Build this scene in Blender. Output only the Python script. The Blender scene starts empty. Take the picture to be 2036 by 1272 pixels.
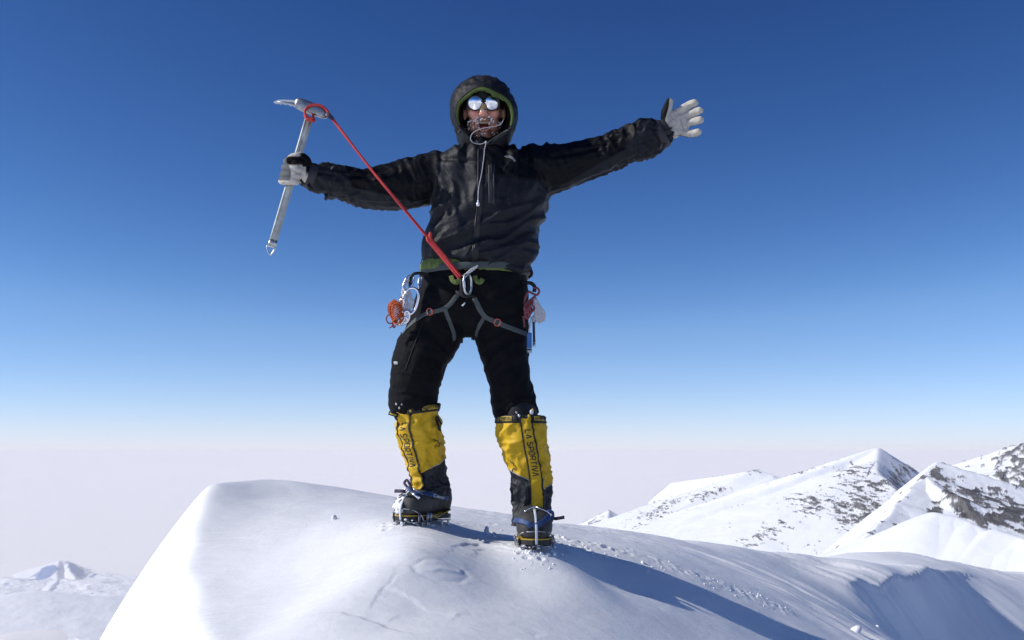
import bpy, bmesh, math, random
import numpy as np
from mathutils import Vector, Matrix
from mathutils.bvhtree import BVHTree
random.seed(7)
rng = np.random.default_rng(11)
sc = bpy.context.scene
COL = sc.collection
R = math.radians

# ------------------------------------------------------------------ camera
F = 2000.0
PITCH = R(7.5)
CZ = 0.36                      # eye height above the snow at the climber's front foot
CP, SP = math.cos(PITCH), math.sin(PITCH)
cam_d = bpy.data.cameras.new('camera')
cam = bpy.data.objects.new('camera', cam_d)
COL.objects.link(cam)
cam_d.sensor_width = 36.0
cam_d.lens = 36.0 * F / 2036.0
cam_d.clip_start = 0.05
cam_d.clip_end = 600000.0
cam.location = (0, 0, CZ)
cam.rotation_euler = (math.pi / 2 + PITCH, 0, 0)
sc.camera = cam

# ------------------------------------------------------------------ sky and sun
SUN_EL = R(33.5)
SUN_FRONT = R(6.0)             # sun stands at the left, a touch on the camera's side
sun_vec = Vector((-math.cos(SUN_EL) * math.cos(SUN_FRONT), -math.cos(SUN_EL) * math.sin(SUN_FRONT), math.sin(SUN_EL)))
world = bpy.data.worlds.new('World')
sc.world = world
world.use_nodes = True
wn = world.node_tree
for n in list(wn.nodes): wn.nodes.remove(n)
sky = wn.nodes.new('ShaderNodeTexSky')
sky.sky_type = 'NISHITA'
sky.sun_disc = False
sky.sun_elevation = SUN_EL
sky.sun_rotation = math.atan2(sun_vec.x, sun_vec.y)
sky.altitude = 4900
sky.air_density = 1.0
sky.dust_density = 0.0
sky.ozone_density = 6.0
def wmath(op, a, b=None):
    n = wn.nodes.new('ShaderNodeMath'); n.operation = op
    for i, v in enumerate((a, b)):
        if v is None: continue
        if isinstance(v, (int, float)): n.inputs[i].default_value = v
        else: wn.links.new(v, n.inputs[i])
    return n.outputs[0]
# deep polar blue: the camera's contrast curve on each channel of the sky, the same all round
sp_ = wn.nodes.new('ShaderNodeSeparateColor'); wn.links.new(sky.outputs[0], sp_.inputs[0])
cb_ = wn.nodes.new('ShaderNodeCombineColor')
SKY_K = 0.115
for i, (g, piv, gain) in enumerate(((2.05, .148, 1.02), (1.65, .30, 1.10), (1.3, .60, 1.09))):
    v = wmath('MULTIPLY', sp_.outputs[i], SKY_K / piv)
    v = wmath('ADD', wmath('POWER', wmath('MINIMUM', v, 1.0), g), wmath('MAXIMUM', wmath('SUBTRACT', v, 1.0), 0.0))
    wn.links.new(wmath('MULTIPLY', v, piv * gain / SKY_K), cb_.inputs[i])
# pale ice haze that lies along the whole horizon
wtc = wn.nodes.new('ShaderNodeTexCoord')
wsx = wn.nodes.new('ShaderNodeSeparateXYZ'); wn.links.new(wtc.outputs['Generated'], wsx.inputs[0])
el = wmath('MAXIMUM', wsx.outputs['Z'], 0.0)
fac = wmath('MULTIPLY', wmath('POWER', math.e, wmath('MULTIPLY', el, -1 / 0.042)), 0.92)
wmx = wn.nodes.new('ShaderNodeMix'); wmx.data_type = 'RGBA'
wn.links.new(fac, wmx.inputs['Factor']); wn.links.new(cb_.outputs[0], wmx.inputs['A'])
wmx.inputs['B'].default_value = (.73 / SKY_K, .70 / SKY_K, .78 / SKY_K, 1)
bg = wn.nodes.new('ShaderNodeBackground')
bg.inputs['Strength'].default_value = SKY_K
wo = wn.nodes.new('ShaderNodeOutputWorld')
wn.links.new(wmx.outputs['Result'], bg.inputs['Color'])
wn.links.new(bg.outputs[0], wo.inputs['Surface'])
sun_d = bpy.data.lights.new('sun', 'SUN')
sun_d.energy = 3.8
sun_d.angle = R(0.5)
sun_d.color = (1.0, 0.96, 0.90)
sun = bpy.data.objects.new('sun', sun_d)
COL.objects.link(sun)
sun.location = (-20, -2, 14)
sun.rotation_euler = (-sun_vec).to_track_quat('-Z', 'Y').to_euler()
sc.view_settings.view_transform = 'Standard'
sc.view_settings.look = 'None'
sc.view_settings.gamma = 1
sc.view_settings.use_curve_mapping = False
sc.view_settings.exposure = 0.15
sc.render.engine = 'CYCLES'
sc.cycles.volume_bounces = 4
sc.cycles.max_bounces = 8

# ------------------------------------------------------------------ helpers
def W(px, py, Y):
    """point of the place seen at photograph pixel px,py, Y metres in front of the camera"""
    a = (px - 1018.0) / F
    b = -(py - 636.0) / F
    t = Y / (CP - b * SP)
    return Vector((a * t, Y, CZ + (SP + b * CP) * t))

def PX(py, Y):
    b = -(py - 636.0) / F
    return Y / (CP - b * SP) / F

def project(P):
    P = np.asarray(P, float)
    x, y, z = P[:, 0], P[:, 1], P[:, 2] - CZ
    d = y * CP + z * SP
    u = -y * SP + z * CP
    return 1018 + F * x / d, 636 - F * u / d

def sm(a, b, x):
    t = np.clip((x - a) / (b - a), 0, 1)
    return t * t * (3 - 2 * t)

_perm = np.random.default_rng(5).permutation(256)
_perm = np.concatenate([_perm, _perm, _perm])
_g3 = np.random.default_rng(6).normal(size=(256, 3))
_g3 /= np.linalg.norm(_g3, axis=1)[:, None]

def perlin(x, y, z=0.0):
    x, y, z = np.broadcast_arrays(np.asarray(x, float), np.asarray(y, float), np.asarray(z, float))
    xi, yi, zi = np.floor(x).astype(int), np.floor(y).astype(int), np.floor(z).astype(int)
    xf, yf, zf = x - xi, y - yi, z - zi
    u, v, w = [t * t * t * (t * (t * 6 - 15) + 10) for t in (xf, yf, zf)]
    out = 0
    for dx in (0, 1):
        wx = u if dx else 1 - u
        for dy in (0, 1):
            wy = v if dy else 1 - v
            for dz in (0, 1):
                wz = w if dz else 1 - w
                h = _perm[(_perm[(_perm[(xi + dx) & 255] + yi + dy) & 255] + zi + dz) & 255]
                g = _g3[h]
                out = out + wx * wy * wz * (g[..., 0] * (xf - dx) + g[..., 1] * (yf - dy) + g[..., 2] * (zf - dz))
    return out * 1.6

def perlin2(x, y):
    x = np.asarray(x, float); y = np.asarray(y, float)
    xi, yi = np.floor(x).astype(int), np.floor(y).astype(int)
    xf, yf = x - xi, y - yi
    u, v = [t * t * t * (t * (t * 6 - 15) + 10) for t in (xf, yf)]
    out = 0
    for dx in (0, 1):
        wx = u if dx else 1 - u
        for dy in (0, 1):
            wy = v if dy else 1 - v
            h = _perm[(_perm[(xi + dx) & 255] + yi + dy) & 255]
            ang = h * (2 * math.pi / 256)
            out = out + wx * wy * (np.cos(ang) * (xf - dx) + np.sin(ang) * (yf - dy))
    return out * 1.4

def fbm2(x, y, oct=4, gain=0.5):
    a, s, o = 1.0, 1.0, 0
    for i in range(oct):
        o = o + a * perlin2(x * s + 17.3 * i, y * s - 9.1 * i)
        a *= gain; s *= 2.03
    return o

def ridged2(x, y, oct=4, gain=0.5):
    a, s, o = 1.0, 1.0, 0
    for i in range(oct):
        o = o + a * (1 - 2 * np.abs(perlin2(x * s + 31.7 * i, y * s + 5.9 * i)))
        a *= gain; s *= 2.1
    return o

def tps(ctrl, scale=1.0, reg=0.0):
    """thin plate spline through control points (x, y, z) -> function(x, y)"""
    C = np.array([(p[0], p[1], p[2]) for p in ctrl], float)
    X = C[:, :2] / scale
    d2 = ((X[:, None] - X[None]) ** 2).sum(-1)
    K = 0.5 * d2 * np.log(d2 + 1e-12) + np.eye(len(C)) * reg
    P = np.hstack([np.ones((len(C), 1)), X])
    A = np.zeros((len(C) + 3,) * 2)
    A[:len(C), :len(C)] = K; A[:len(C), len(C):] = P; A[len(C):, :len(C)] = P.T
    w = np.linalg.solve(A, np.concatenate([C[:, 2], np.zeros(3)]))
    def f(x, y):
        x = np.asarray(x, float) / scale; y = np.asarray(y, float) / scale
        o = w[-3] + w[-2] * x + w[-1] * y
        for i in range(len(C)):
            q = (x - X[i, 0]) ** 2 + (y - X[i, 1]) ** 2
            o = o + w[i] * 0.5 * q * np.log(q + 1e-12)
        return o
    return f

def tag(o, label=None, cat=None, group=None, kind=None):
    if label: o['label'] = label
    if cat: o['category'] = cat
    if group: o['group'] = group
    if kind: o['kind'] = kind
    return o

def empty(name, loc, label=None, cat=None, group=None):
    o = bpy.data.objects.new(name, None)
    COL.objects.link(o); o.location = loc
    o.empty_display_size = 0.1
    return tag(o, label, cat, group)

def link(name, me, material, parent=None, smooth=True):
    o = bpy.data.objects.new(name, me)
    COL.objects.link(o)
    if material:
        me.materials.clear(); me.materials.append(material)
    if smooth:
        me.polygons.foreach_set('use_smooth', [True] * len(me.polygons))
    if parent:
        o.parent = parent
        bpy.context.view_layer.update()
        r = parent
        off = Vector((0, 0, 0))
        while r: off += r.location; r = r.parent
        me.transform(Matrix.Translation(-off))
    return o

def build(name, bm, material, parent=None, smooth=True):
    bmesh.ops.recalc_face_normals(bm, faces=bm.faces)
    me = bpy.data.meshes.new(name)
    bm.to_mesh(me); bm.free()
    return link(name, me, material, parent, smooth)

def grid_mesh(name, V, nu, nv, wrap=False):
    """V: (nu*nv,3) array, v fastest"""
    me = bpy.data.meshes.new(name)
    idx = np.arange(nu * nv).reshape(nu, nv)
    if wrap: idx = np.hstack([idx, idx[:, :1]])
    a, b, c, d = idx[:-1, :-1], idx[1:, :-1], idx[1:, 1:], idx[:-1, 1:]
    q = np.stack([a, b, c, d], -1).reshape(-1, 4)
    me.vertices.add(len(V)); me.vertices.foreach_set('co', np.asarray(V, np.float32).ravel())
    me.loops.add(q.size); me.loops.foreach_set('vertex_index', q.ravel().astype(np.int32))
    me.polygons.add(len(q))
    me.polygons.foreach_set('loop_start', np.arange(0, q.size, 4, dtype=np.int32))
    me.polygons.foreach_set('loop_total', np.full(len(q), 4, np.int32))
    me.update(calc_edges=True)
    return me

def catmull(P, n):
    """smooth resampling of rows of P (k, m) to n rows"""
    P = np.asarray(P, float); k = len(P)
    seg = np.linalg.norm(np.diff(P[:, :3], axis=0), axis=1) + 1e-9
    t = np.concatenate([[0], np.cumsum(seg)])
    q = np.linspace(0, t[-1], n)
    m = np.zeros_like(P)
    m[1:-1] = (P[2:] - P[:-2]) / (t[2:] - t[:-2])[:, None]
    m[0] = (P[1] - P[0]) / seg[0]; m[-1] = (P[-1] - P[-2]) / seg[-1]
    i = np.clip(np.searchsorted(t, q, side='right') - 1, 0, k - 2)
    h = (t[i + 1] - t[i])[:, None]; u = ((q - t[i])[:, None]) / h
    return ((2*u**3 - 3*u**2 + 1) * P[i] + (u**3 - 2*u**2 + u) * h * m[i]
            + (-2*u**3 + 3*u**2) * P[i+1] + (u**3 - u**2) * h * m[i+1])

def loft(bm, secs, n=20, power=2.0, cap=True):
    """secs: (centre, u, v) with u, v half-axis vectors"""
    rings = []
    for c, u, v in secs:
        c, u, v = Vector(c), Vector(u), Vector(v)
        ring = []
        for k in range(n):
            a = 2 * math.pi * k / n
            ca, sa = math.cos(a), math.sin(a)
            ca = math.copysign(abs(ca) ** (2 / power), ca); sa = math.copysign(abs(sa) ** (2 / power), sa)
            ring.append(bm.verts.new(c + u * ca + v * sa))
        rings.append(ring)
    for A, B in zip(rings, rings[1:]):
        for k in range(n):
            bm.faces.new((A[k], A[(k+1) % n], B[(k+1) % n], B[k]))
    if cap:
        bm.faces.new(rings[0][::-1]); bm.faces.new(rings[-1])

def limb(bm, pts, n=14, res=None, up=(0, 1, 0), flat=1.0, tip=True):
    """pts rows (x,y,z,r) ; smooth tapered tube with rounded ends"""
    P = np.array([tuple(p) for p in pts], float)
    res = res or max(6, 4 * len(P))
    Q = catmull(P, res)
    secs = []
    up = Vector(up)
    T = np.gradient(Q[:, :3], axis=0)
    N = len(Q)
    def fr(i):
        t = Vector(T[i]).normalized()
        u = t.cross(up)
        if u.length < 1e-3: u = t.cross(Vector((1, 0, 0.2)))
        u.normalize(); v = u.cross(t).normalized()
        return t, u, v
    if tip:
        t, u, v = fr(0); c = Vector(Q[0, :3]); r = Q[0, 3]
        for a in (80, 55, 30): secs.append((c - t * r * math.sin(R(a)), u * r * math.cos(R(a)), v * r * math.cos(R(a)) * flat))
    for i in range(N):
        t, u, v = fr(i); r = Q[i, 3]
        secs.append((Vector(Q[i, :3]), u * r, v * r * flat))
    if tip:
        t, u, v = fr(N-1); c = Vector(Q[-1, :3]); r = Q[-1, 3]
        for a in (30, 55, 80): secs.append((c + t * r * math.sin(R(a)), u * r * math.cos(R(a)), v * r * math.cos(R(a)) * flat))
    loft(bm, secs, n)

def pl(px, py, Y, rpx):
    p = W(px, py, Y)
    return (p.x, p.y, p.z, rpx * PX(py, Y))

def tube(bm, pts, r, n=8, closed=False, res=None, rr=None):
    P = np.array([tuple(p)[:3] for p in pts], float)
    if closed: P = np.vstack([P, P[:1]])
    res = res or 5 * len(P)
    if closed:
        E = np.vstack([P[-3:-1], P, P[1:3]])
        Q = catmull(E, res * 2)
        # keep only the part between the two copies of the first point
        i0 = int(np.argmin(np.linalg.norm(Q[:len(Q)//2] - P[0], axis=1)))
        i1 = len(Q)//2 + int(np.argmin(np.linalg.norm(Q[len(Q)//2:] - P[0], axis=1)))
        Q = Q[i0:i1]
    else:
        Q = catmull(P, res)
    N = len(Q)
    if closed: T = np.roll(Q, -1, 0) - np.roll(Q, 1, 0)
    else: T = np.gradient(Q, axis=0)
    v = None; rings = []
    for i in range(N):
        t = Vector(T[i]).normalized()
        if v is None:
            v = t.orthogonal().normalized()
        else:
            v = (v - t * v.dot(t)).normalized()
        u = t.cross(v)
        rad = r if rr is None else r * rr(i / (N - 1))
        rings.append([bm.verts.new(Vector(Q[i]) + (u * math.cos(a) + v * math.sin(a)) * rad) for a in [2*math.pi*k/n for k in range(n)]])
    for i in range(N if closed else N - 1):
        A, B = rings[i], rings[(i+1) % N]
        sh = 0
        if closed and i == N - 1:
            sh = min(range(n), key=lambda s: (A[0].co - B[s].co).length)
        for k in range(n):
            bm.faces.new((A[k], A[(k+1) % n], B[(k+1+sh) % n], B[(k+sh) % n]))
    if not closed:
        bm.faces.new(rings[0][::-1]); bm.faces.new(rings[-1])

def blob(bm, c, r, seg=14, rot=None):
    m = Matrix.Translation(Vector(c)) @ (rot.to_4x4() if rot else Matrix()) @ Matrix.Diagonal((r[0], r[1], r[2], 1))
    bmesh.ops.create_uvsphere(bm, u_segments=seg, v_segments=max(6, seg * 2 // 3), radius=1, matrix=m)

def boxm(bm, c, h, rot=None):
    m = Matrix.Translation(Vector(c)) @ (rot.to_4x4() if rot else Matrix()) @ Matrix.Diagonal((2*h[0], 2*h[1], 2*h[2], 1))
    bmesh.ops.create_cube(bm, size=1, matrix=m)

def ribbon(bm, pts, nrm, width, thick, lift=0.0):
    P = [Vector(p) for p in pts]; N = [Vector(n).normalized() for n in nrm]
    rows = []
    for i, p in enumerate(P):
        t = (P[min(i+1, len(P)-1)] - P[max(i-1, 0)]).normalized()
        s = t.cross(N[i]).normalized()
        n = s.cross(t)
        if n.dot(N[i]) < 0: n = -n
        w = width[i] if hasattr(width, '__len__') else width
        b = p + n * lift
        rows.append([bm.verts.new(b - s*w/2 - n*thick), bm.verts.new(b + s*w/2 - n*thick),
                     bm.verts.new(b + s*w/2 + n*thick*.6), bm.verts.new(b + s*w*.38 + n*thick),
                     bm.verts.new(b - s*w*.38 + n*thick), bm.verts.new(b - s*w/2 + n*thick*.6)])
    for A, B in zip(rows, rows[1:]):
        for k in range(6):
            bm.faces.new((A[k], A[(k+1) % 6], B[(k+1) % 6], B[k]))
    bm.faces.new(rows[0][::-1]); bm.faces.new(rows[-1])

def remesh(bm, voxel, smooth=2):
    """weld overlapping closed shells into one skin"""
    bmesh.ops.recalc_face_normals(bm, faces=bm.faces)
    me = bpy.data.meshes.new('tmp'); bm.to_mesh(me); bm.free()
    o = bpy.data.objects.new('tmp', me); COL.objects.link(o)
    m = o.modifiers.new('r', 'REMESH'); m.mode = 'VOXEL'; m.voxel_size = voxel; m.adaptivity = 0
    if smooth:
        s = o.modifiers.new('s', 'SMOOTH'); s.factor = 0.5; s.iterations = smooth
    dg = bpy.context.evaluated_depsgraph_get()
    out = bpy.data.meshes.new_from_object(o.evaluated_get(dg))
    bpy.data.objects.remove(o); bpy.data.meshes.remove(me)
    return out

def getco(me):
    a = np.empty(len(me.vertices) * 3, np.float32); me.vertices.foreach_get('co', a)
    return a.reshape(-1, 3).astype(float)

def getno(me):
    a = np.empty(len(me.vertices) * 3, np.float32); me.vertex_normals.foreach_get('vector', a)
    return a.reshape(-1, 3).astype(float)

def setco(me, V):
    me.vertices.foreach_set('co', np.asarray(V, np.float32).ravel()); me.update()

def paint(me, rgb, name='tint'):
    a = me.color_attributes.new(name, 'FLOAT_COLOR', 'POINT')
    a.data.foreach_set('color', np.hstack([rgb, np.ones((len(rgb), 1))]).astype(np.float32).ravel())

def bvh_of(o):
    me = o.data
    off = Vector((0, 0, 0)); r = o
    while r: off += r.location; r = r.parent
    return BVHTree.FromPolygons([v.co + off for v in me.vertices], [tuple(p.vertices) for p in me.polygons])

CAMP = Vector((0, 0, CZ))
def onto(bvh, px, py, fallback=3.8):
    d = (W(px, py, 4.0) - CAMP).normalized()
    loc, n, i, dist = bvh.ray_cast(CAMP, d)
    if loc is None:
        loc, n, i, dist = bvh.find_nearest(W(px, py, fallback))
    if n.dot(d) > 0: n = -n
    return loc, n

def path_on(bvh, pix, n, fallback=3.8):
    Q = catmull(np.array([(a, b, 0.0) for a, b in pix]), n)
    L = [onto(bvh, q[0], q[1], fallback) for q in Q]
    P = np.array([tuple(l[0]) for l in L]); N = np.array([tuple(l[1]) for l in L])
    for _ in range(3):
        P[1:-1] = (P[:-2] + 2*P[1:-1] + P[2:]) / 4; N[1:-1] = (N[:-2] + N[1:-1] + N[2:]) / 3
    return P, N

# ------------------------------------------------------------------ materials
def mat(name, color=(.5, .5, .5), rough=.6, metal=0.0, bump=None, var=0.0, varscale=20, attr=None, sheen=0.0, spec=0.5, coat=0.0):
    m = bpy.data.materials.new(name); m.use_nodes = True
    nt = m.node_tree; b = nt.nodes['Principled BSDF']
    b.inputs['Roughness'].default_value = rough
    b.inputs['Metallic'].default_value = metal
    b.inputs['Specular IOR Level'].default_value = spec
    if sheen: b.inputs['Sheen Weight'].default_value = sheen
    if coat: b.inputs['Coat Weight'].default_value = coat
    tc = nt.nodes.new('ShaderNodeTexCoord')
    if attr:
        a = nt.nodes.new('ShaderNodeAttribute'); a.attribute_name = attr
        src = a.outputs['Color']
    else:
        c = nt.nodes.new('ShaderNodeRGB'); c.outputs[0].default_value = (*color, 1); src = c.outputs[0]
    if var:
        nz = nt.nodes.new('ShaderNodeTexNoise'); nz.inputs['Scale'].default_value = varscale; nz.inputs['Detail'].default_value = 5
        nt.links.new(tc.outputs['Object'], nz.inputs['Vector'])
        mr = nt.nodes.new('ShaderNodeMapRange'); mr.inputs['From Min'].default_value = .3; mr.inputs['From Max'].default_value = .7
        mr.inputs['To Min'].default_value = 1 - var; mr.inputs['To Max'].default_value = 1 + var
        nt.links.new(nz.outputs['Fac'], mr.inputs['Value'])
        mx = nt.nodes.new('ShaderNodeVectorMath'); mx.operation = 'SCALE'
        nt.links.new(src, mx.inputs[0]); nt.links.new(mr.outputs[0], mx.inputs['Scale']); src = mx.outputs[0]
    nt.links.new(src, b.inputs['Base Color'])
    if bump:
        prev = None
        for (s, d, dist) in bump:
            nz = nt.nodes.new('ShaderNodeTexNoise'); nz.inputs['Scale'].default_value = s; nz.inputs['Detail'].default_value = 4
            nt.links.new(tc.outputs['Object'], nz.inputs['Vector'])
            bp = nt.nodes.new('ShaderNodeBump'); bp.inputs['Strength'].default_value = d; bp.inputs['Distance'].default_value = dist
            nt.links.new(nz.outputs['Fac'], bp.inputs['Height'])
            if prev: nt.links.new(prev.outputs[0], bp.inputs['Normal'])
            prev = bp
        nt.links.new(prev.outputs[0], b.inputs['Normal'])
    return m

M_cloth = mat('shell_fabric', rough=.55, attr='tint', bump=[(45, .5, .006), (600, .25, .0008)], var=.18, varscale=30, spec=.16)
M_trouser = mat('softshell_fabric', (.0045, .0045, .006), rough=.8, bump=[(30, .4, .006), (700, .2, .0006)], var=.2, varscale=25, spec=.15)
M_black = mat('black_webbing', (.006, .006, .008), rough=.7, bump=[(500, .3, .0008)])
M_zip = mat('zip_tape', (.006, .006, .008), rough=.5)
M_charc = mat('charcoal_fabric', (.022, .022, .026), rough=.6, bump=[(300, .3, .001)])
M_green = mat('green_lining', (.13, .20, .045), rough=.7, bump=[(60, .5, .004), (600, .3, .0008)], var=.2)
M_lime = mat('lime_fleece', (.13, .18, .045), rough=.9, bump=[(80, .6, .004)], var=.35, varscale=60)
M_yellow = mat('yellow_gaiter_fabric', (.60, .375, .012), rough=.6, bump=[(28, .45, .006), (500, .25, .0006)], var=.1, varscale=18, spec=.3)
M_gblack = mat('dark_gaiter_fabric', (.011, .012, .017), rough=.65, bump=[(30, .45, .006), (500, .3, .0008)], var=.2)
M_piping = mat('black_piping', (.012, .010, .012), rough=.6)
M_boot = mat('black_boot_rubber', (.009, .009, .011), rough=.6, bump=[(60, .3, .003), (400, .3, .0008)], var=.25)
M_bootgrey = mat('grey_boot_toe', (.040, .039, .038), rough=.65, bump=[(300, .4, .001)], var=.2)
M_bootyel = mat('yellow_boot_trim', (.40, .26, .02), rough=.6)
M_metal = mat('brushed_aluminium', (.62, .63, .64), rough=.38, metal=1.0, bump=[(150, .15, .0008)], var=.15, varscale=60)
M_axe = mat('anodised_axe_shaft', (.40, .43, .40), rough=.6, metal=.35, bump=[(120, .2, .0008)], var=.2, varscale=40)
M_steel = mat('worn_steel', (.33, .34, .36), rough=.42, metal=1.0, bump=[(90, .4, .002)], var=.35, varscale=50)
M_polish = mat('polished_alloy', (.85, .84, .88), rough=.22, metal=1.0)
M_ink = mat('black_print', (.015, .013, .012), rough=.6)
M_wprint = mat('white_print', (.6, .65, .7), rough=.6)
M_yprint = mat('yellow_print', (.5, .36, .04), rough=.6)
M_grey = mat('grey_harness_webbing', (.065, .08, .08), rough=.75, bump=[(700, .4, .001)], var=.12, varscale=40)
M_red = mat('red_webbing', (.50, .035, .035), rough=.65, bump=[(400, .5, .0015)], var=.22, varscale=80)
M_orange = mat('orange_cord', (.50, .10, .022), rough=.7, bump=[(900, .5, .001)], var=.25, varscale=90)
M_redcord = mat('red_flecked_cord', (.22, .055, .06), rough=.7, bump=[(700, .5, .001)], var=.75, varscale=220)
M_white = mat('white_cord', (.50, .50, .52), rough=.7, bump=[(700, .4, .001)], var=.3, varscale=200)
M_blueW = mat('blue_strap', (.025, .06, .17), rough=.6, bump=[(500, .3, .0008)], var=.2)
M_bluesc = mat('blue_anodised_tube', (.06, .16, .36), rough=.35, metal=.6, var=.2)
M_purple = mat('dark_purple_strap', (.03, .018, .05), rough=.6)
M_glove = mat('glove_leather', rough=.7, attr='tint', bump=[(70, .4, .003), (500, .3, .0008)], var=.16, varscale=60, spec=.15)
M_skin = mat('skin', rough=.5, attr='tint', bump=[(120, .3, .0015)], var=.12, varscale=70)
M_skin.node_tree.nodes['Principled BSDF'].inputs['Subsurface Weight'].default_value = .08
M_skin.node_tree.nodes['Principled BSDF'].inputs['Subsurface Radius'].default_value = (.01, .004, .002)
M_hair = mat('reddish_beard', (.26, .11, .055), rough=.6, var=.5, varscale=200)
M_frost = mat('hoar_frost', (.85, .87, .9), rough=.5, bump=[(400, .5, .001)])
M_teeth = mat('teeth', (.42, .36, .27), rough=.35)
M_gframe = mat('black_goggle_frame', (.008, .008, .01), rough=.35)
M_nose = mat('leather_nose_guard', (.38, .30, .16), rough=.55, bump=[(200, .3, .001)])
# mirrored lens with a little frost and scratches on it
M_lens = mat('mirrored_lens', (.86, .88, .93), rough=.12, metal=1.0, bump=[(90, .25, .0012)], var=.28, varscale=55)

# ------------------------------------------------------------------ summit snow
def snow_material(name, near=True):
    m = bpy.data.materials.new(name); m.use_nodes = True
    nt = m.node_tree; b = nt.nodes['Principled BSDF']
    b.inputs['Roughness'].default_value = .55
    b.inputs['Specular IOR Level'].default_value = .35
    tc = nt.nodes.new('ShaderNodeTexCoord')
    c = nt.nodes.new('ShaderNodeRGB'); c.outputs[0].default_value = (.875, .885, .905, 1)
    nt.links.new(c.outputs[0], b.inputs['Base Color'])
    prev = None
    for s, d, dist in ((5, .06, .02), (28, .12, .005), (70, .2, .003), (420, .9, .0018)):
        nz = nt.nodes.new('ShaderNodeTexNoise'); nz.inputs['Scale'].default_value = s; nz.inputs['Detail'].default_value = 6
        nt.links.new(tc.outputs['Object'], nz.inputs['Vector'])
        bp = nt.nodes.new('ShaderNodeBump'); bp.inputs['Strength'].default_value = d; bp.inputs['Distance'].default_value = dist
        nt.links.new(nz.outputs['Fac'], bp.inputs['Height'])
        if prev: nt.links.new(prev.outputs[0], bp.inputs['Normal'])
        prev = bp
    nt.links.new(prev.outputs[0], b.inputs['Normal'])
    # ice crystals: tiny facets turned at random that glint in the sun
    vo = nt.nodes.new('ShaderNodeTexVoronoi'); vo.inputs['Scale'].default_value = 95
    nt.links.new(tc.outputs['Object'], vo.inputs['Vector'])
    lt = nt.nodes.new('ShaderNodeMath'); lt.operation = 'LESS_THAN'; lt.inputs[1].default_value = .25
    nt.links.new(vo.outputs['Distance'], lt.inputs[0])
    gl = nt.nodes.new('ShaderNodeBsdfGlossy'); gl.inputs['Roughness'].default_value = .10
    gl.inputs['Color'].default_value = (1, 1, 1, 1)
    vs = nt.nodes.new('ShaderNodeVectorMath'); vs.operation = 'SUBTRACT'; vs.inputs[1].default_value = (.5, .5, .5)
    nt.links.new(vo.outputs['Color'], vs.inputs[0])
    vm = nt.nodes.new('ShaderNodeVectorMath'); vm.operation = 'MULTIPLY'; vm.inputs[1].default_value = (1.3, 1.3, .5)
    nt.links.new(vs.outputs[0], vm.inputs[0])
    ge = nt.nodes.new('ShaderNodeNewGeometry')
    va = nt.nodes.new('ShaderNodeVectorMath'); va.operation = 'ADD'
    nt.links.new(vm.outputs[0], va.inputs[0]); nt.links.new(ge.outputs['Normal'], va.inputs[1])
    vn = nt.nodes.new('ShaderNodeVectorMath'); vn.operation = 'NORMALIZE'
    nt.links.new(va.outputs[0], vn.inputs[0]); nt.links.new(vn.outputs[0], gl.inputs['Normal'])
    # only some crystals are big enough
    sep = nt.nodes.new('ShaderNodeSeparateColor'); nt.links.new(vo.outputs['Color'], sep.inputs[0])
    gt = nt.nodes.new('ShaderNodeMath'); gt.operation = 'GREATER_THAN'; gt.inputs[1].default_value = .7
    nt.links.new(sep.outputs[2], gt.inputs[0])
    mu = nt.nodes.new('ShaderNodeMath'); mu.operation = 'MULTIPLY'
    nt.links.new(lt.outputs[0], mu.inputs[0]); nt.links.new(gt.outputs[0], mu.inputs[1])
    mu2 = nt.nodes.new('ShaderNodeMath'); mu2.operation = 'MULTIPLY'; mu2.inputs[1].default_value = .40
    nt.links.new(mu.outputs[0], mu2.inputs[0])
    cg = nt.nodes.new('ShaderNodeCombineColor')
    for i_ in range(3): nt.links.new(mu2.outputs[0], cg.inputs[i_])
    nt.links.new(cg.outputs[0], gl.inputs['Color'])
    mix = nt.nodes.new('ShaderNodeAddShader')
    nt.links.new(b.outputs[0], mix.inputs[0]); nt.links.new(gl.outputs[0], mix.inputs[1])
    nt.links.new(mix.outputs[0], nt.nodes['Material Output'].inputs['Surface'])
    return m
M_snow = snow_material('wind_packed_snow')

SC = []
def sp(px, py, Y, back=None):
    p = W(px, py, Y); SC.append((p.x, p.y, p.z))
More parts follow.
